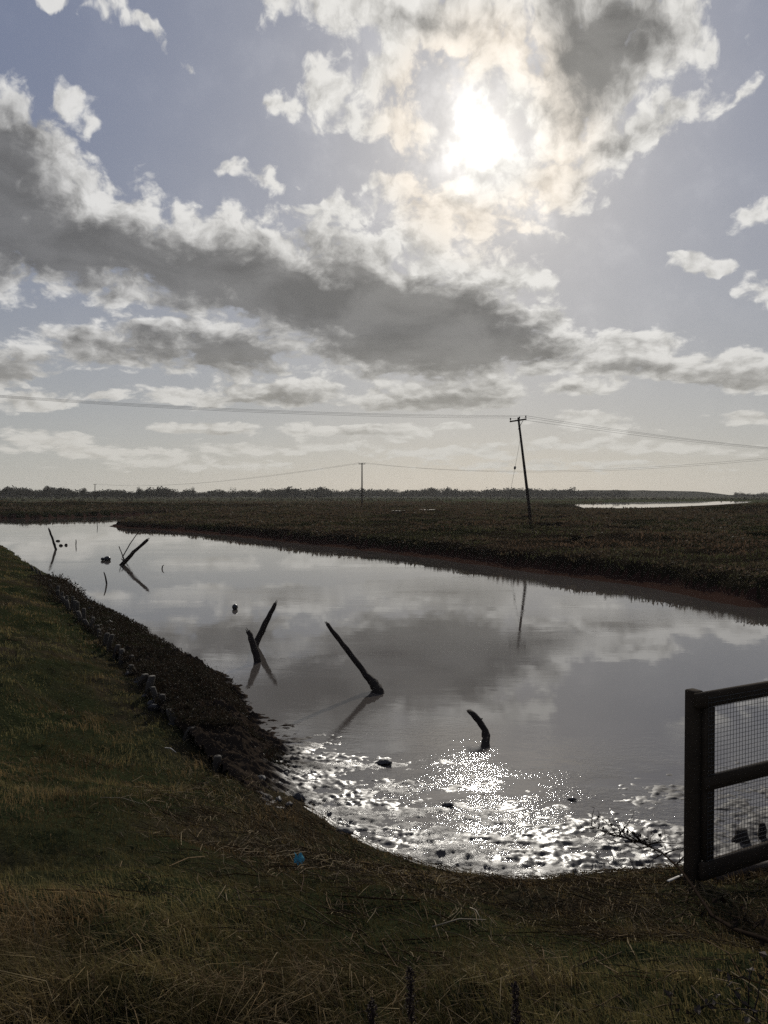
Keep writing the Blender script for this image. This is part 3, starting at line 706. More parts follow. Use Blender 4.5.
# ---- stakes standing in the river
def stake(name, pts, rads, label, seed, kindname='stake', group='stakes standing in the river', n=9):
    """pts: pixels of the stake from the waterline up, all at the depth of its foot"""
    foot = hit(*pts[0]); Y = foot.y
    rads = [q*(.50 if name == 'far' else .72) for q in rads]
    P = [at_depth(px, py, Y+(i*.12 if name != 'far' else 0)) for i, (px, py) in enumerate(pts)]
    d = (P[0]-P[1]).normalized(); P = [P[0]+d*.35]+P; rads = [rads[0]]+list(rads)
    Q, Rr = [], []
    for i in range(len(P)-1):
        k = 4 if (P[i+1]-P[i]).length > .15 else 2
        for j in range(k):
            f = j/k; Q.append(P[i].lerp(P[i+1], f)); Rr.append(rads[i]*(1-f)+rads[i+1]*f)
    Q.append(P[-1]); Rr.append(rads[-1])
    rd = random.Random(seed)
    Q = [q+Vector((rd.uniform(-1, 1), rd.uniform(-1, 1), 0))*Rr[i]*.15 for i, q in enumerate(Q)]
    mb = MB(); mb.tube(Q, Rr, n=11, rough=.20, seed=seed); 
    tip = Q[-1]; dt = (Q[-1]-Q[-2]).normalized(); rt = Rr[-1]
    for k in range(5):                                                  # splintered end
        a_ = k*1.256+rd.random(); off = Vector((math.cos(a_), 0.3*math.sin(a_), math.sin(a_)*.4))*rt*.62
        mb.tube([tip+off-dt*rt*1.5, tip+off+dt*rt*rd.uniform(.5, 2.2)], [rt*.36, rt*.08], 5)
    for k in range(2):                                                  # knots and snags
        j = rd.randrange(2, len(Q)-1); d_ = Vector((rd.choice((-1, 1))*rd.uniform(.5, 1), rd.uniform(-.4, .4), rd.uniform(.1, .8)))
        mb.tube([Q[j], Q[j]+d_*Rr[j]*rd.uniform(1.4, 2.2)], [Rr[j]*.45, Rr[j]*.16], 6)
    o = mb.build(kindname, M_STAKE, origin=(P[0].x, P[0].y, P[0].z), smooth=True)
    return tag(o, label, 'stake', group)
stake('', [(258, 662), (253.5, 646), (248.5, 631.5)], [.088, .082, .070], 'short dark stake crossed in front of a longer one, beside the left bank scrub', 1)
stake('', [(254.5, 647), (256.5, 642), (266, 623), (275.4, 603.6)], [.088, .085, .072, .052], 'long dark stake leaning right behind a shorter crossed stake in mid-river', 2)
stake('', [(378.5, 692), (374, 683), (366, 675), (347, 650), (327, 624)], [.125, .105, .072, .058, .042], 'long dark stake with a thick knobbly foot, leaning left in the middle of the river', 3)
stake('', [(485, 745), (487, 738), (483.5, 727), (474, 715), (469, 711.5)], [.072, .068, .058, .048, .040], 'short crooked black stump bending left, nearest the glittering mud', 4, 'stump')
stake('far', [(121.5, 565), (134, 552), (147.5, 539.5)], [.17, .15, .12], 'thick dark stake leaning steeply right in the upstream group of three', 5)
stake('far', [(122.5, 557), (130, 544), (138.5, 531.5)], [.055, .05, .04], 'thin pole leaning right behind the thick upstream stake', 6)
stake('far', [(124, 559), (119, 546.5)], [.05, .04], 'thin short stick leaning left beside the thick upstream stake', 7)
stake('far', [(56, 549.5), (53, 540), (49, 529)], [.13, .12, .10], 'tall narrow stake tilting left, alone off the far end of the grassy bank', 8)
stake('far', [(106.8, 584), (105.5, 577), (104, 572.5)], [.055, .05, .035], 'small pointed stake alone in still water near the post row', 9)
stake('far', [(76, 545.5), (76, 540)], [.055, .05], 'stub of a stake upstream between the tall narrow one and the group of three', 10)
stake('far', [(97.5, 527.5), (97, 522.5)], [.06, .04], 'thin distant marker stick off the tip of the marsh point', 11)
stake('far', [(128, 525), (128.5, 521)], [.16, .12], 'stubby post on the low tip of the marsh point', 12)
stake('far', [(162, 569), (162.5, 566), (164, 565)], [.05, .04, .02], 'tiny bent twig poking out of the water right of the leaning stakes', 13, 'twig')
for px, py, w, lab in ((58, 540.5, .22, 'small dark lump in the water right of the tall narrow stake'), (61, 545, .20, 'lower dark lump in the water beside the tall narrow stake'),
                       (66, 544.6, .16, 'flat dark lump in the water left of a stub of a stake')):
    p = hit(px, py+.8); mb = MB(); w *= .62; mb.lump((0, 0, .03), (w, w*.7, .09), seed=px); o = mb.build('mud_lump', M_MUD); o.location = (p.x, p.y, -.02)
    tag(o, lab, 'mud lump', 'dark lumps breaking the water upstream')
for px, w, lab in ((102.8, .10, 'smaller of two dark floats lying side by side upstream'), (107.2, .17, 'larger of two dark floats lying side by side upstream')):
    p = hit(px, 560.5); mb = MB(); mb.lump((0, 0, .07), (w, w*.8, w*.75), seed=int(px), rough=.08); o = mb.build('float', M_FLOAT); o.location = (p.x, p.y, 0)
    tag(o, lab, 'float', 'pair of dark floats')
p = hit(235, 609.3); t_ = empty('buoy', (p.x, p.y, 0))
mb = MB(); mb.lump((0, 0, .058), (.078, .078, .078), rough=0.02, n=18); mb.build('ball', M_FLOAT, t_)
mb = MB(); mb.tube([(0, 0, .130), (0, 0, .142)], [.014, .010], 8); mb.tube([(-.008, 0, .140), (-.006, 0, .150), (.006, 0, .150), (.008, 0, .140)], [.002]*4, 5); mb.build('mooring_eye', M_STEEL, t_)
tag(t_, 'small round black ball buoy floating above the crossed stakes', 'buoy')
# stumps on the mud seen through the fence
for px, py, hh, w, lab in ((741, 842, .105, .070, 'squat dark stump on the mud seen through the lower fence mesh'), (762, 838, .13, .035, 'thin ragged stump on the mud at the picture edge, behind the fence mesh')):
    p = hit(px, py); mb = MB(); mb.tube([(0, 0, -.1), (0, 0, .02), (.004, 0, hh*.6), (-.004, 0, hh)], [w*1.2, w*1.1, w*.85, w*.7], 9, rough=.25, seed=int(px))
    o = mb.build('stump', M_STAKE); o.location = (p.x, p.y, 0); tag(o, lab, 'stump')

# ---- the row of short posts holding the toe of the bank
for i, (px, ty) in enumerate(tops):
    rd = random.Random(i+40); hpx = float(np.interp(ty, [566, 600, 640, 690, 760], [4.5, 11.5, 13, 15, 16]))
    p = hit(px, ty+hpx); hh = (hpx/FPX)*p.y*rd.uniform(.65, 1.25)+.02; w = .040*rd.uniform(.85, 1.2)
    lx, ly = rd.uniform(-.08, .08), rd.uniform(-.07, .07)
    mb = MB(); mb.tube([(0, 0, -.35), (0, 0, 0), (lx*.4, ly*.4, hh*.5), (lx, ly, hh-.012), (lx, ly, hh)], [w*1.05, w*1.03, w, w*.97, w*.82], 10, rough=.07, seed=i)
    o = mb.build('bank_post', M_POST); o.location = p
    end = 'far' if i < 8 else 'middle' if i < 15 else 'near'
    lab = ['', '']
    words = ['first', 'second', 'third', 'fourth', 'fifth', 'sixth', 'seventh', 'eighth', 'ninth', 'tenth', 'eleventh', 'twelfth', 'thirteenth', 'fourteenth', 'fifteenth', 'sixteenth', 'seventeenth', 'eighteenth', 'nineteenth', 'twentieth', 'twenty-first']
    near_i = len(tops)-1-i
    lab = ('short weathered post, nearest the camera in the row along the bank' if near_i == 0 else
           'short weathered post, farthest from the camera in the row along the bank' if i == 0 else
           f'short weathered post, {words[near_i]} from the near end of the row along the bank' if near_i < 17 else
           f'short weathered post, {words[i]} from the far end of the row along the bank')
    tag(o, lab, 'post', 'short posts along the foot of the grassy bank')

# ---- stones between the posts and the mud
rockp = MB(); rr_ = random.Random(5); protos = []
for k in range(5):
    mb = MB(); mb.lump((0, 0, 0), (1, .8, .62), seed=k*7+2, n=14, rough=.42); protos.append(mb)
spots = []
for k in range(62):
    f = rr_.random()**.8; base = Vector(tops[8]).lerp(Vector(tops[-1]), f) if False else None
    j = 8+f*(len(tops)-9); j0 = int(j); a = Vector(tops[j0]); b_ = Vector(tops[min(j0+1, len(tops)-1)]); q = a.lerp(b_, j-j0)
    q = q+Vector((rr_.uniform(-4, 30)*(.4+.8*f), rr_.uniform(8, 26)*(.4+.8*f)-rr_.uniform(0, 14)*f)); spots.append((q.x, q.y, rr_.uniform(.025, .075)))
for k in range(26):
    spots.append((rr_.uniform(225, 300), 0, rr_.uniform(.03, .08)))
n_r = 0; rock_meshes = []
for k, (px, py, sz) in enumerate(spots):
    if py == 0: py = 700+(px-225)*1.15+rr_.uniform(-8, 40)
    p = hit(px, py); mi = k % 5
    if len(rock_meshes) < 5: o = protos[mi].build('rock', M_ROCK); rock_meshes.append(o)
    else: o = rock_meshes[mi].copy(); COL.objects.link(o)
    o.location = (p.x, p.y, p.z+sz*.12); o.scale = (sz*rr_.uniform(.8, 1.3), sz*rr_.uniform(.8, 1.2), sz*rr_.uniform(.7, 1.1)); o.rotation_euler = (rr_.uniform(-.3, .3), rr_.uniform(-.3, .3), rr_.uniform(0, 6))
    tag(o, 'dark wet stone lying in the scrub and mud below the row of posts', 'stone', 'stones along the left bank')
for px, py, sz, lab in ((343, 834, .075, 'lone rounded dark stone at the grass edge above the glittering mud'), (384, 764, .075, 'dark clod standing alone in the shallow water above the mud'), (627, 842, .03, 'small dark pebble at the mud edge'),
                        (448, 806, .045, 'flat dark clod on the mud left of the crooked stump'), (572, 800, .035, 'dark clod on the mud right of the crooked stump')):
    p = hit(px, py); o = rock_meshes[1].copy(); COL.objects.link(o); o.location = (p.x, p.y, p.z+sz*.3); o.scale = (sz*1.2, sz, sz*.5); tag(o, lab, 'stone')

# ---- timber fence panel with wire mesh
FA = at_depth(694, 692, 4.45); FB_top = at_depth(768, 681, 4.74)
fd = Vector((FB_top.x-FA.x, FB_top.y-FA.y, 0)).normalized(); fn_ = Vector((fd.y, -fd.x, 0))          # fn_ points to the camera
zt_, zb_ = FA.z, at_depth(694, 874, 4.45).z
def fp(u, z, out=0.0): return Vector((FA.x, FA.y, 0))+fd*u+fn_*out+Vector((0, 0, z))
fence = tag(empty('fence_panel', fp(0, zb_-.05)), 'dark timber fence panel with square wire mesh at the water edge on the right', 'fence')
inv_ = Vector(fence.location)
def fbuild(mb, name, mat, sm=False):
    o = mb.build(name, mat, fence, smooth=sm); o.matrix_parent_inverse = Matrix.Translation(-inv_); return o
PL = 1.95
for u in (0.0, PL):
    mb = MB(); g0 = terr_z(*fp(u, 0).to_2d())-.3; mb.beam(fp(u, g0, 0), fp(u, zt_+.012, 0), .080, .070, up=fd, bev=.006, seed=3); fbuild(mb, 'fence_post', M_FENCE)
for zc, hh, nm, o_, u0 in ((zt_-.035, .085, 'top_rail', .055, -.045), (zt_-.52, .082, 'middle_rail', .062, .015), (zb_+.045, .10, 'bottom_rail', .068, -.01)):
    mb = MB(); mb.beam(fp(u0, zc, o_), fp(PL+.05, zc+.012, o_), .040, hh, bev=.005, seed=int(hh*999)); fbuild(mb, nm, M_RAIL)
for u in (.056, PL-.056):
    mb = MB(); mb.beam(fp(u, zb_+.098, .054), fp(u, zt_-.080, .054), .035, .080, up=fd, bev=.004, seed=8); fbuild(mb, 'inner_stile', M_FENCE)
mb = MB(); zlo, zhi = zb_+.05, zt_-.02; st_ = .0262
k = 0
while .03+k*st_ < PL: mb.tube([fp(.03+k*st_, zlo, .0765), fp(.03+k*st_+.002, (zlo+zhi)/2, .0772), fp(.03+k*st_, zhi, .0765)], [.0014]*3, 4, cap=False); k += 1
k = 0
while zlo+k*st_ < zhi: mb.tube([fp(.03, zlo+k*st_, .0785), fp(PL/2, zlo+k*st_+.003, .0792), fp(PL, zlo+k*st_, .0785)], [.0014]*3, 4, cap=False); k += 1
fbuild(mb, 'wire_mesh', M_MESHW)
for zc in (zt_-.035, zt_-.52, zb_+.045):
    for dz_ in (-.015, .018):
        mb = MB(); o_ = .0765 if zc > zt_-.1 else .083 if zc > zt_-.6 else .089
        mb.tube([fp(.035, zc+dz_, o_-.004), fp(.035, zc+dz_, o_+.0015)], [.0045, .0038], 8); fbuild(mb, 'nail', M_STEEL)

# ---- power line poles and wires
def pole(base, top, arm_dir, arm_len, label, r=.13, detail=True, tilt=0.0, brace=True):
    o = empty('utility_pole', base); iv = Matrix.Translation(-Vector(base)); base, top = Vector(base), Vector(top)
    def add(mb, nm, mat, par=None, sm=True):
        c = mb.build(nm, mat, par or o, smooth=sm)
        if par is None: c.matrix_parent_inverse = iv
        return c
    mb = MB(); n = 6; mb.tube([base+(top-base)*(k/n)-Vector((0, 0, .5 if k == 0 else 0)) for k in range(n+1)], [r*(1-.38*k/n) for k in range(n+1)], 12); add(mb, 'pole', M_POLE)
    ax = Vector(arm_dir).normalized(); ax = (ax+Vector((0, 0, tilt))).normalized(); c = top-(top-base).normalized()*.22
    side = Vector((ax.y, -ax.x, 0)).normalized()*.14
    mb = MB(); mb.beam(c-ax*arm_len/2-side, c+ax*arm_len/2-side, .10, .12, bev=.01); add(mb, 'crossarm', M_POLE, sm=False)
    if brace:
        mb = MB(); mb.tube([c+ax*arm_len*.32-side*1.5+Vector((0, 0, -.05)), c-Vector((0, 0, .75))-side*1.2], [.022, .022], 6); add(mb, 'brace', M_STEEL)
    ends = []
    for f in (-.46, .08, .46):
        q = c+ax*arm_len*f-side+Vector((0, 0, .06)); mb = MB()
        mb.tube([q, q+Vector((0, 0, .07)), q+Vector((0, 0, .10)), q+Vector((0, 0, .15)), q+Vector((0, 0, .19)), q+Vector((0, 0, .24))], [.02, .02, .075, .045, .065, .03], 8); add(mb, 'insulator', M_PORC)
        ends.append(q+Vector((0, 0, .23)))
    tag(o, label, 'utility pole', 'poles of the overhead power lines'); return o, ends
def wire(a, b_, sag, label, r=.009, group=None):
    mb = MB(); n = 28; a, b_ = Vector(a), Vector(b_)
    pts = [a.lerp(b_, k/n)-Vector((0, 0, 4*sag*(k/n)*(1-k/n))) for k in range(n+1)]
    mb.tube(pts, [r]*(n+1), 5); o = mb.build('overhead_wire', M_WIRE, origin=a); return tag(o, label, 'overhead wire', group or 'overhead wires')
def base_top(px, pyt, pxt, Y, x=None):
    t = at_depth(pxt, pyt, Y); b_ = at_depth(px, 520, Y); b_.z = terr_z(b_.x, Y); return b_, t
b_, t = base_top(531, 417.5, 518.3, 63)
main, me_ = pole(b_, t, (1, .12, 0), 1.42, 'tall black utility pole leaning left on the marsh, with crossarm and stay wire', .135, tilt=.16)
q0 = t-(t-b_).normalized()*1.6; q1 = Vector((b_.x-2.45, 61.0, terr_z(b_.x-2.45, 61)))
stw = MB(); stw.tube([q0, q0.lerp(q1, .5), q1], [.010]*3, 5); so = stw.build('stay_wire', M_WIRE, main); so.matrix_parent_inverse = Matrix.Translation(-b_)
mb = MB(); qi = q0.lerp(q1, .37); dd = (q1-q0).normalized(); mb.tube([qi-dd*.16, qi-dd*.08, qi+dd*.08, qi+dd*.16], [.03, .09, .09, .03], 8); mb.build('stay_insulator', M_PORC, so)
bL = Vector((-36, 50, 1.0)); pL, eL = pole(bL, (-36, 50, 10.3), (.3, 1, 0), 1.42, 'upright utility pole out beyond the left bank, next along the near power line', .13)
bR = Vector((101, 108, terr_z(101, 108))); pR, eR = pole(bR, (101, 108, bR.z+8.6), (.5, -.9, 0), 1.42, 'utility pole far out right of the marsh, next along the near power line', .13)
for i, w in enumerate(('front', 'middle', 'back')):
    wire(me_[i], eL[2-i], .55, f'{w} of the three near wires running left from the leaning pole', .0095, 'three wires of the near power line')
    wire(me_[i], eR[2-i], 2.1, f'{w} of the three near wires running right from the leaning pole', .0095, 'three wires of the near power line')
b_, t = base_top(362, 463, 362, 173)
p2, e2 = pole(b_, t, (1, .1, 0), 1.5, 'slim upright pole with a tiny crossarm standing across the marsh', .19, brace=False)
b3, t3 = base_top(95, 484, 95, 385)
p3, e3 = pole(b3, t3, (1, .5, 0), 1.6, 'small distant pole against the trees on the left', .26, brace=False)
p4, e4 = pole((74, 101, terr_z(74, 101)), (74, 101, 10.6), (1, .6, 0), 1.5, 'utility pole out to the right, carrying the far power line', .14, brace=False)
for i, w in ((0, 'lower'), (2, 'upper')):
    wire(e2[i], e4[i], 3.0+i*.1, f'{w} thin far wire sagging right from the slim upright pole', .014, 'wires of the far power line')
    wire(e2[i], e3[i], 2.6, f'{w} thin far wire sagging left from the slim upright pole', .018, 'wires of the far power line')

# ---- fallen branch, sticks, litter and weeds on the bank
def on_land(px, py, up=.02): p = hit(px, py); return p+Vector((0, 0, up))
def twig(mb, a, d, L, r, seed, bend=.35, n=5):
    rd = random.Random(seed); p = Vector(a); d = Vector(d).normalized(); pts, rs = [p.copy()], [r]
    for k in range(n):
        d = (d+Vector((rd.uniform(-1, 1), rd.uniform(-1, 1), rd.uniform(-.7, .8)))*bend).normalized(); p = p+d*L/n; pts.append(p.copy()); rs.append(r*(1-.8*(k+1)/n))
    mb.tube(pts, rs, 5); return pts
br_ = empty('fallen_branch', on_land(716, 940)); iv = Matrix.Translation(-Vector(br_.location))
path = [on_land(800, 985, .05), on_land(768, 968, .10), on_land(735, 950, .09), on_land(712, 930, .07), on_land(695, 905, .08), on_land(680, 884, .09), on_land(662, 868, .12), on_land(640, 858, .13), on_land(612, 850, .13), on_land(590, 844, .14)]
path[-1].z += .02
mb = MB(); mb.tube(path, [.010, .010, .009, .0085, .008, .0075, .007, .006, .005, .003], 7, rough=.12, seed=4); o = mb.build('stem', M_TWIG, br_); o.matrix_parent_inverse = iv
rd = random.Random(9)
for k in range(26):
    i = rd.choice([5, 6, 6, 7, 7, 8, 8, 7]); a = path[i].lerp(path[i+1], rd.random()); mb = MB()
    pts = twig(mb, a, (rd.uniform(-1, .8), rd.uniform(-.5, .6), rd.uniform(-.1, .7)), rd.uniform(.14, .38), .006, k+60)
    for q in pts[1:]:
        if rd.random() < .5: twig(mb, q, (rd.uniform(-1, 1), rd.uniform(-1, 1), rd.uniform(0, 1)), rd.uniform(.05, .12), .0028, k*7+3)
    o = mb.build('side_twig', M_TWIG, br_); o.matrix_parent_inverse = iv
def crumple_leaf(mb, c, sz, rd):
    d = Vector((rd.uniform(-1, 1), rd.uniform(-1, 1), rd.uniform(-.3, .8))).normalized(); e = d.cross(Vector((rd.uniform(-1, 1), rd.uniform(-1, 1), rd.uniform(-1, 1)))).normalized(); n_ = d.cross(e)
    mb.quad(c, c+d*sz*.5+e*sz*.3+n_*sz*.12, c+d*sz, c+d*sz*.55-n_*sz*.06); mb.quad(c, c+d*sz*.55-n_*sz*.06, c+d*sz, c+d*sz*.5-e*sz*.3+n_*sz*.15)
lf = MB()
for k in range(70):
    i = rd.choice([1, 2, 5, 6, 6, 7, 7, 8]); a = path[i].lerp(path[i+1], rd.random())+Vector((rd.uniform(-.08, .08), rd.uniform(-.05, .05), rd.uniform(.0, .09))); crumple_leaf(lf, a, rd.uniform(.02, .055), rd)
o = lf.build('dead_leaves', M_TWIG, br_); o.matrix_parent_inverse = iv
tag(br_, 'thin dark fallen branch with twigs, trailing from the mud edge past the fence foot', 'branch')
a, b_ = on_land(668, 890, .05), on_land(697, 879.5, .07)
mb = MB(); mb.beam(a, b_, .016, .007, bev=.002, wob=.002); tag(mb.build('pale_stick', M_PALEW, smooth=False), 'bleached white sliver of wood lying at the foot of the fence', 'stick')
mb = MB(); mb.tube([on_land(718, 884, .02), on_land(745, 878, .05), on_land(790, 870, .05)], [.028, .036, .034], 10, rough=.2, seed=2); tag(mb.build('driftwood_log', M_DRIFT), 'dark driftwood log lying below the fence at the right edge', 'log')
for i, (a, b_, w, lab) in enumerate((((100, 802), (143, 811), .0045, 'long pale straw stem lying on the short grass of the left bank'), ((432, 934), (486, 930), .006, 'pale broken stalk lying in the straw in the middle foreground'),
                        ((470, 914), (482, 932), .0055, 'short pale stalk leaning against another in the middle foreground'), ((165, 751), (176, 757), .010, 'small pale chip of wood on the grass beside the mud bank'))):
    a, b_ = on_land(*a, .03), on_land(*b_, .045); mb = MB(); mb.tube([a, a.lerp(b_, .5)+Vector((0, 0, .02)), b_], [w*.5, w*.45, w*.3], 6); tag(mb.build('dry_stalk', M_PALEW if i == 3 else leaf_pale), lab, 'stalk') if False else tag(mb.build('dry_stalk', M_PALEW if i == 3 else M_STALK), lab, 'stalk')
p = on_land(299, 867.5, .012)
mb = MB(); rd = random.Random(3); N_ = 7; g_ = []
for i in range(N_):
    for j in range(N_):
        u, v_ = i/(N_-1)-.5, j/(N_-1)-.5; k = 1-.25*(abs(u)+abs(v_))*2*rd.random()
        g_.append((p.x+u*.062*k+rd.uniform(-.003, .003), p.y+v_*.04+rd.uniform(-.003, .003), p.z+.035+v_*.05*k+.012*math.sin(u*9)+rd.uniform(-.005, .005)))
bb = len(mb.v); mb.v += g_+[(x, y+.0015, z-.0015) for x, y, z in g_]
for off, fl in ((0, 1), (N_*N_, -1)):
    for f in grid_faces(N_, N_): mb.f += [int(q)+off for q in f][::fl]; mb.s.append(4)
tag(mb.build('plastic_scrap', M_BLUE), 'crumpled scrap of bright blue plastic lying in the grass above the mud', 'litter')

def dock(px, py_top, py_foot, label, seed, rr=.02):
    """dead dock: a dark stem packed with seed clusters"""
    foot = hit(px, py_foot); Y = foot.y; top = at_depth(px+random.Random(seed).uniform(-3, 3), py_top, Y); o = empty('dock_weed', foot); rd = random.Random(seed)
    loc = lambda q: q-foot
    mb = MB(); pts = [loc(foot.lerp(top, k/6))+Vector((rd.uniform(-.004, .004), 0, 0)) for k in range(7)]; mb.tube(pts, [.0035*(1-.5*k/6) for k in range(7)], 6); mb.build('stem', M_STAKE, o)
    L = (top-foot).length; mb = MB()
    for k in range(int(1500*L)):
        f = .35+.65*rd.random(); q = loc(foot.lerp(top, f)); lump_ = .5+.5*math.sin(f*L*90+seed); r = rr*(.25+.75*lump_)*(1.15-f*.5)*rd.random()**.6; a = rd.uniform(0, 6.28)
        c = q+Vector((math.cos(a)*r, math.sin(a)*r, rd.uniform(-.004, .004))); crumple_leaf(mb, c, .010, rd)
    mb.build('seed_head', M_SEED, o, smooth=False); tag(o, label, 'weed', 'dead dock weeds in the foreground')
M_SEED = plain('seed_brown', (.040, .022, .014), .9)
dock(412, 967, 1052, 'tallest dead dark dock spike at the bottom middle of the view', 1, .022)
dock(370, 1000, 1058, 'short dead dock spike left of the tallest one, cut by the bottom edge', 2, .020)
dock(517, 984, 1056, 'slender dead dock spike right of the tallest one', 3, .016)
# dead bramble in the bottom right corner
c0 = hit(715, 1018); brm = empty('dead_bramble', c0); rd = random.Random(21)
stm = MB(); lv = MB()
for k in range(16):
    a = Vector((rd.uniform(-.16, .30), rd.uniform(-.10, .10), -.01)); pts = twig(stm, a, (rd.uniform(-1, 1), rd.uniform(-.6, .3), rd.uniform(.2, 1.0)), rd.uniform(.10, .22), .0032, k+300, .4)
    for q in pts[2:]:
        for _ in range(2):
            if rd.random() < .5: crumple_leaf(lv, q+Vector((rd.uniform(-.01, .01),)*3), rd.uniform(.018, .038), rd)
stm.build('stems', M_STAKE, brm); lv.build('dead_leaves', M_DRIFT, brm, smooth=False)
tag(brm, 'dead leafy bramble in the bottom right corner', 'bramble')

# ---- distant woods, single trees, hills
def crown_cloud(cx, cy, cz, rx, ry, rz, n, leaf, seed, lumps=9):
    """leaf faces filling several uneven sub-crowns"""
    r_ = np.random.default_rng(seed); k = lumps
    lc = r_.normal(0, 1, (k, 3)); lc /= np.linalg.norm(lc, axis=1, keepdims=True); lc = lc*r_.uniform(.2, .72, (k, 1))*[rx, ry, rz]+[cx, cy, cz]
    lr = r_.uniform(.28, .52, k)
    i = r_.integers(0, k, n); d = r_.normal(0, 1, (n, 3)); d /= np.linalg.norm(d, axis=1, keepdims=True); q = r_.uniform(.35, 1, n)**.5
    P = lc[i]+d*(lr[i]*q)[:, None]*[rx, ry, rz]; L = leaf*r_.uniform(.5, 1.3, n)
    e1 = r_.normal(0, 1, (n, 3)); e1 /= np.linalg.norm(e1, axis=1, keepdims=True); e2 = np.cross(e1, r_.normal(0, 1, (n, 3))); e2 /= np.linalg.norm(e2, axis=1, keepdims=True)
    return np.stack([P, P+(e1*.5+e2*.4)*L[:, None], P+e1*L[:, None], P+(e1*.5-e2*.4)*L[:, None]], 1)
def leafmesh(name, v, cols, seed, parent=None):
    v = v.reshape(-1, 4, 3); n = len(v); r_ = np.random.default_rng(seed)
    t = np.array(cols)[r_.integers(0, len(cols), n)]*r_.uniform(.7, 1.3, n)[:, None]
    return mesh_np(name, v, np.arange(n*4), np.full(n, 4), M_SCRUB, {'tint': np.repeat(t[:, None], 4, 1).reshape(-1, 3)}, smooth=False, parent=parent)
WC = [(.036, .034, .024), (.046, .040, .028), (.030, .034, .022)]
woods = []; wr = np.random.default_rng(77)
def wood(x0, x1, Y0, Y1, hpx, step, seed):
    """a belt of trees across the view between two pixel columns; hpx(px) = how high its top stands above the horizon"""
    px = x0
    r_ = np.random.default_rng(seed)
    while px < x1:
        Y = r_.uniform(Y0, Y1); g = at_depth(px, 496, Y); z0 = 1.0; hh = (hpx(px)+.7)*Y/FPX*r_.uniform(.80, 1.08)+CAMZ-z0
        rz = max(1.5, hh*.5); rx = rz*r_.uniform(1.0, 1.8)
        woods.append(crown_cloud(g.x, Y, z0+rz*.95, rx, rx*.8, rz, 150, rz*.27, int(r_.integers(1e6)))); px += step*.8*r_.uniform(.6, 1.4)
wood(-90, 175, 560, 700, lambda p: 7.2+1.6*math.sin(p*.13)+1.2*math.sin(p*.041), 1.5, 1)
wood(160, 300, 700, 850, lambda p: 5.4+1.2*math.sin(p*.21), 1.5, 2)
wood(262, 330, 680, 760, lambda p: 8.0+1.3*math.sin(p*.2), 1.5, 3)
wood(315, 575, 800, 950, lambda p: 7.0+.9*math.sin(p*.09)+.6*math.sin(p*.31), 1.5, 4)
wood(735, 900, 900, 1050, lambda p: 3.0+.6*math.sin(p*.19), 1.6, 5)
wood(480, 630, 900, 1000, lambda p: 6.6+1.2*math.sin(p*.05), 2.0, 6)
tag(leafmesh('distant_woodland', np.concatenate(woods), WC, 5), kind='stuff')
def far_tree(px, pyt, wpx, Y, label, seed, leafn=900, open_=.8):
    g = at_depth(px, 500, Y); top = at_depth(px, pyt, Y).z; z0 = terr_z(g.x, Y); h = top-z0; o = empty('tree', (g.x, Y, z0)); rx = wpx*Y/FPX/2
    mb = MB(); rd = random.Random(seed); mb.tube([(0, 0, -.5), (rd.uniform(-.2, .2), 0, h*.3), (rd.uniform(-.3, .3), 0, h*.75)], [h*.035, h*.025, h*.008], 7)
    for k in range(9):
        a = rd.uniform(0, 6.28); z = h*rd.uniform(.25, .6); mb.tube([(0, 0, z), (math.cos(a)*rx*.4, math.sin(a)*rx*.4, z+h*.15), (math.cos(a)*rx*.8, math.sin(a)*rx*.8, z+h*.26)], [h*.013, h*.008, h*.003], 5)
    mb.build('trunk', M_BARK, o)
    v = crown_cloud(0, 0, h*.62, rx, rx, h*.40, leafn, h*.055, seed, 12); leafmesh('crown', v, WC, seed, o)
    tag(o, label, 'tree', 'single trees standing along the far woods')
for i, (px, pyt, w, Y, lab, n_) in enumerate(((5, 486.5, 9, 540, 'bushy tree at the far left end of the distant wood', 900), (47, 484.8, 11, 540, 'round-topped tree rising above the distant wood on the left', 900), (83, 486.3, 10, 540, 'dark tree beside the small distant pole', 900),
     (139, 486.4, 11, 540, 'broad domed tree above the distant wood, left of centre', 1000), (168, 488.2, 10, 560, 'low rounded tree at the right end of the left wood', 800), (193.5, 486.2, 6.5, 600, 'slender pale bare tree standing alone in a gap on the skyline', 330), (232, 487.2, 11, 600, 'wide bare tree on the skyline right of the slender one', 420),
     (288, 485.6, 9, 640, 'tallest tree of the clump left of the slim pole', 900))):
    far_tree(px, pyt, w, Y, lab, 100+i, n_)
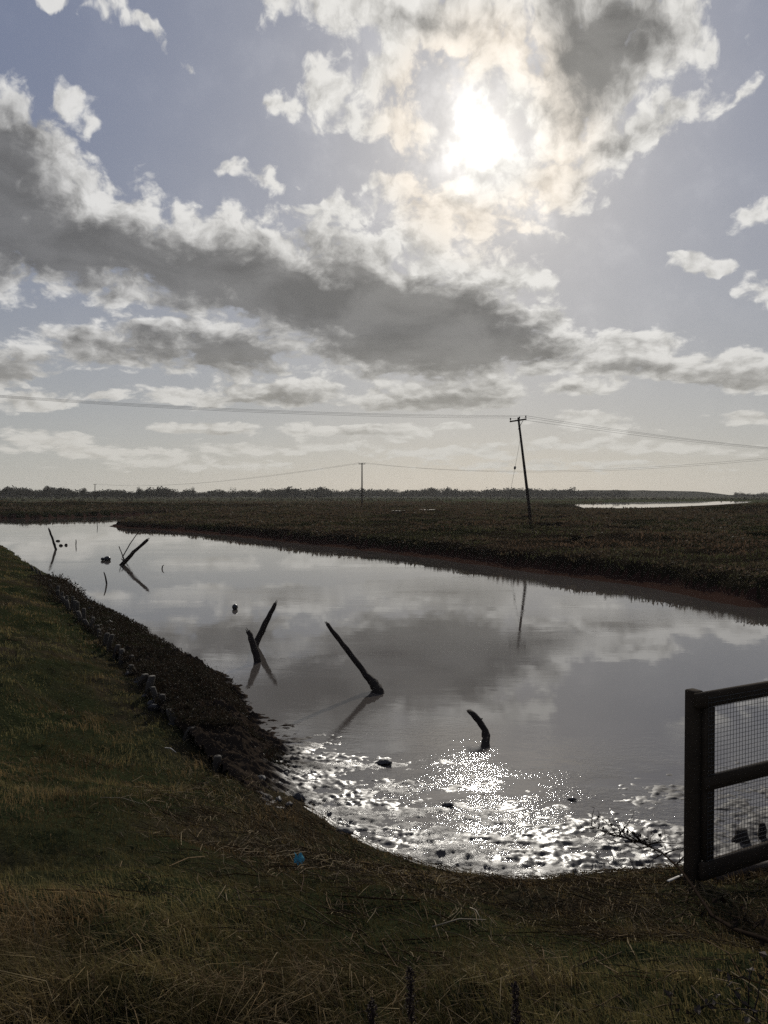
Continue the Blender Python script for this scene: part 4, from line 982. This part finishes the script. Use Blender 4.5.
# wooded hills far right
hx = np.linspace(-700, 2000, 150); hy = np.linspace(1200, 1900, 26); HX, HY = np.meshgrid(hx, hy)
pxh = 384+FPX*HX/1300
top = np.interp(pxh, [-200, 400, 470, 540, 580, 620, 665, 700, 728, 745, 800, 2000], [8, 10, 15, 19, 21, 22.5, 21, 18, 9, 5, 7, 8])*np.interp(pxh, [0, 2000], [1, 1])
env = sstep(HY, 1200, 1320)*sstep(HY, 1900, 1700)
HZ = .5+(top*.54)*env+env*(fbm(HX/20, HY/20, 95, 3)-.4)*4.5
F = grid_faces(*HX.shape)
M_HILL = soil_material('wooded_hill', ((.036, .036, .026), (.045, .042, .030), (.032, .036, .024)), .08, 2.0)
tag(mesh_np('hills', np.stack([HX, HY, HZ], -1).reshape(-1, 3), F, np.full(len(F), 4), M_HILL, smooth=False), kind='structure')
# hedges and reed belts across the fields, darker lines in the flat land
v = []; r_ = np.random.default_rng(5)
for x0, x1, Y0, H in ((-260, 30, 330, 1.3), (-60, 330, 420, 1.5), (-400, 500, 520, 2.0), (90, 500, 480, 1.6)):
    for x in np.arange(x0, x1, 1.6): v.append(crown_cloud(x, Y0+r_.normal(0, 4)+(x-x0)*.05, .9, 1.5, 1.5, H*r_.uniform(.5, 1.1), 12, .8, int(r_.integers(1e6)), 3))
tag(leafmesh('field_hedges', np.concatenate(v), [(.045, .040, .026), (.060, .050, .030)], 6), kind='stuff')
# shallow pools lying on the marsh
for i, (x, y, w, l) in enumerate(POOLS):
    a = np.linspace(0, 6.28, 20, endpoint=False); rr2 = 1+.3*np.sin(a*3+i)
    flat_sheet('marsh_pool', np.stack([x+np.cos(a)*w*rr2, y+np.sin(a)*l*rr2], -1), 1.12, M_LAG)

# ---- the air
mb = MB(); x0, x1, y0, y1, z0, z1 = -2800, 2800, -300, 2750, -3.0, 60
c = [(x, y, z) for z in (z0, z1) for x, y in ((x0, y0), (x1, y0), (x1, y1), (x0, y1))]
mb.v = c; mb.f = [3, 2, 1, 0, 4, 5, 6, 7, 0, 1, 5, 4, 1, 2, 6, 5, 2, 3, 7, 6, 3, 0, 4, 7]; mb.s = [4]*6
mh = bpy.data.materials.new('haze_air'); mh.use_nodes = True; t = NT(mh.node_tree); t.n.remove(t.n['Principled BSDF'])
pv = t.new('ShaderNodeVolumePrincipled'); pv.inputs['Color'].default_value = (.95, .93, .90, 1); pv.inputs['Density'].default_value = HAZE; pv.inputs['Anisotropy'].default_value = .3
t.l.new(pv.outputs[0], t.n['Material Output'].inputs['Volume'])
tag(mb.build('haze', mh, smooth=False), kind='stuff')
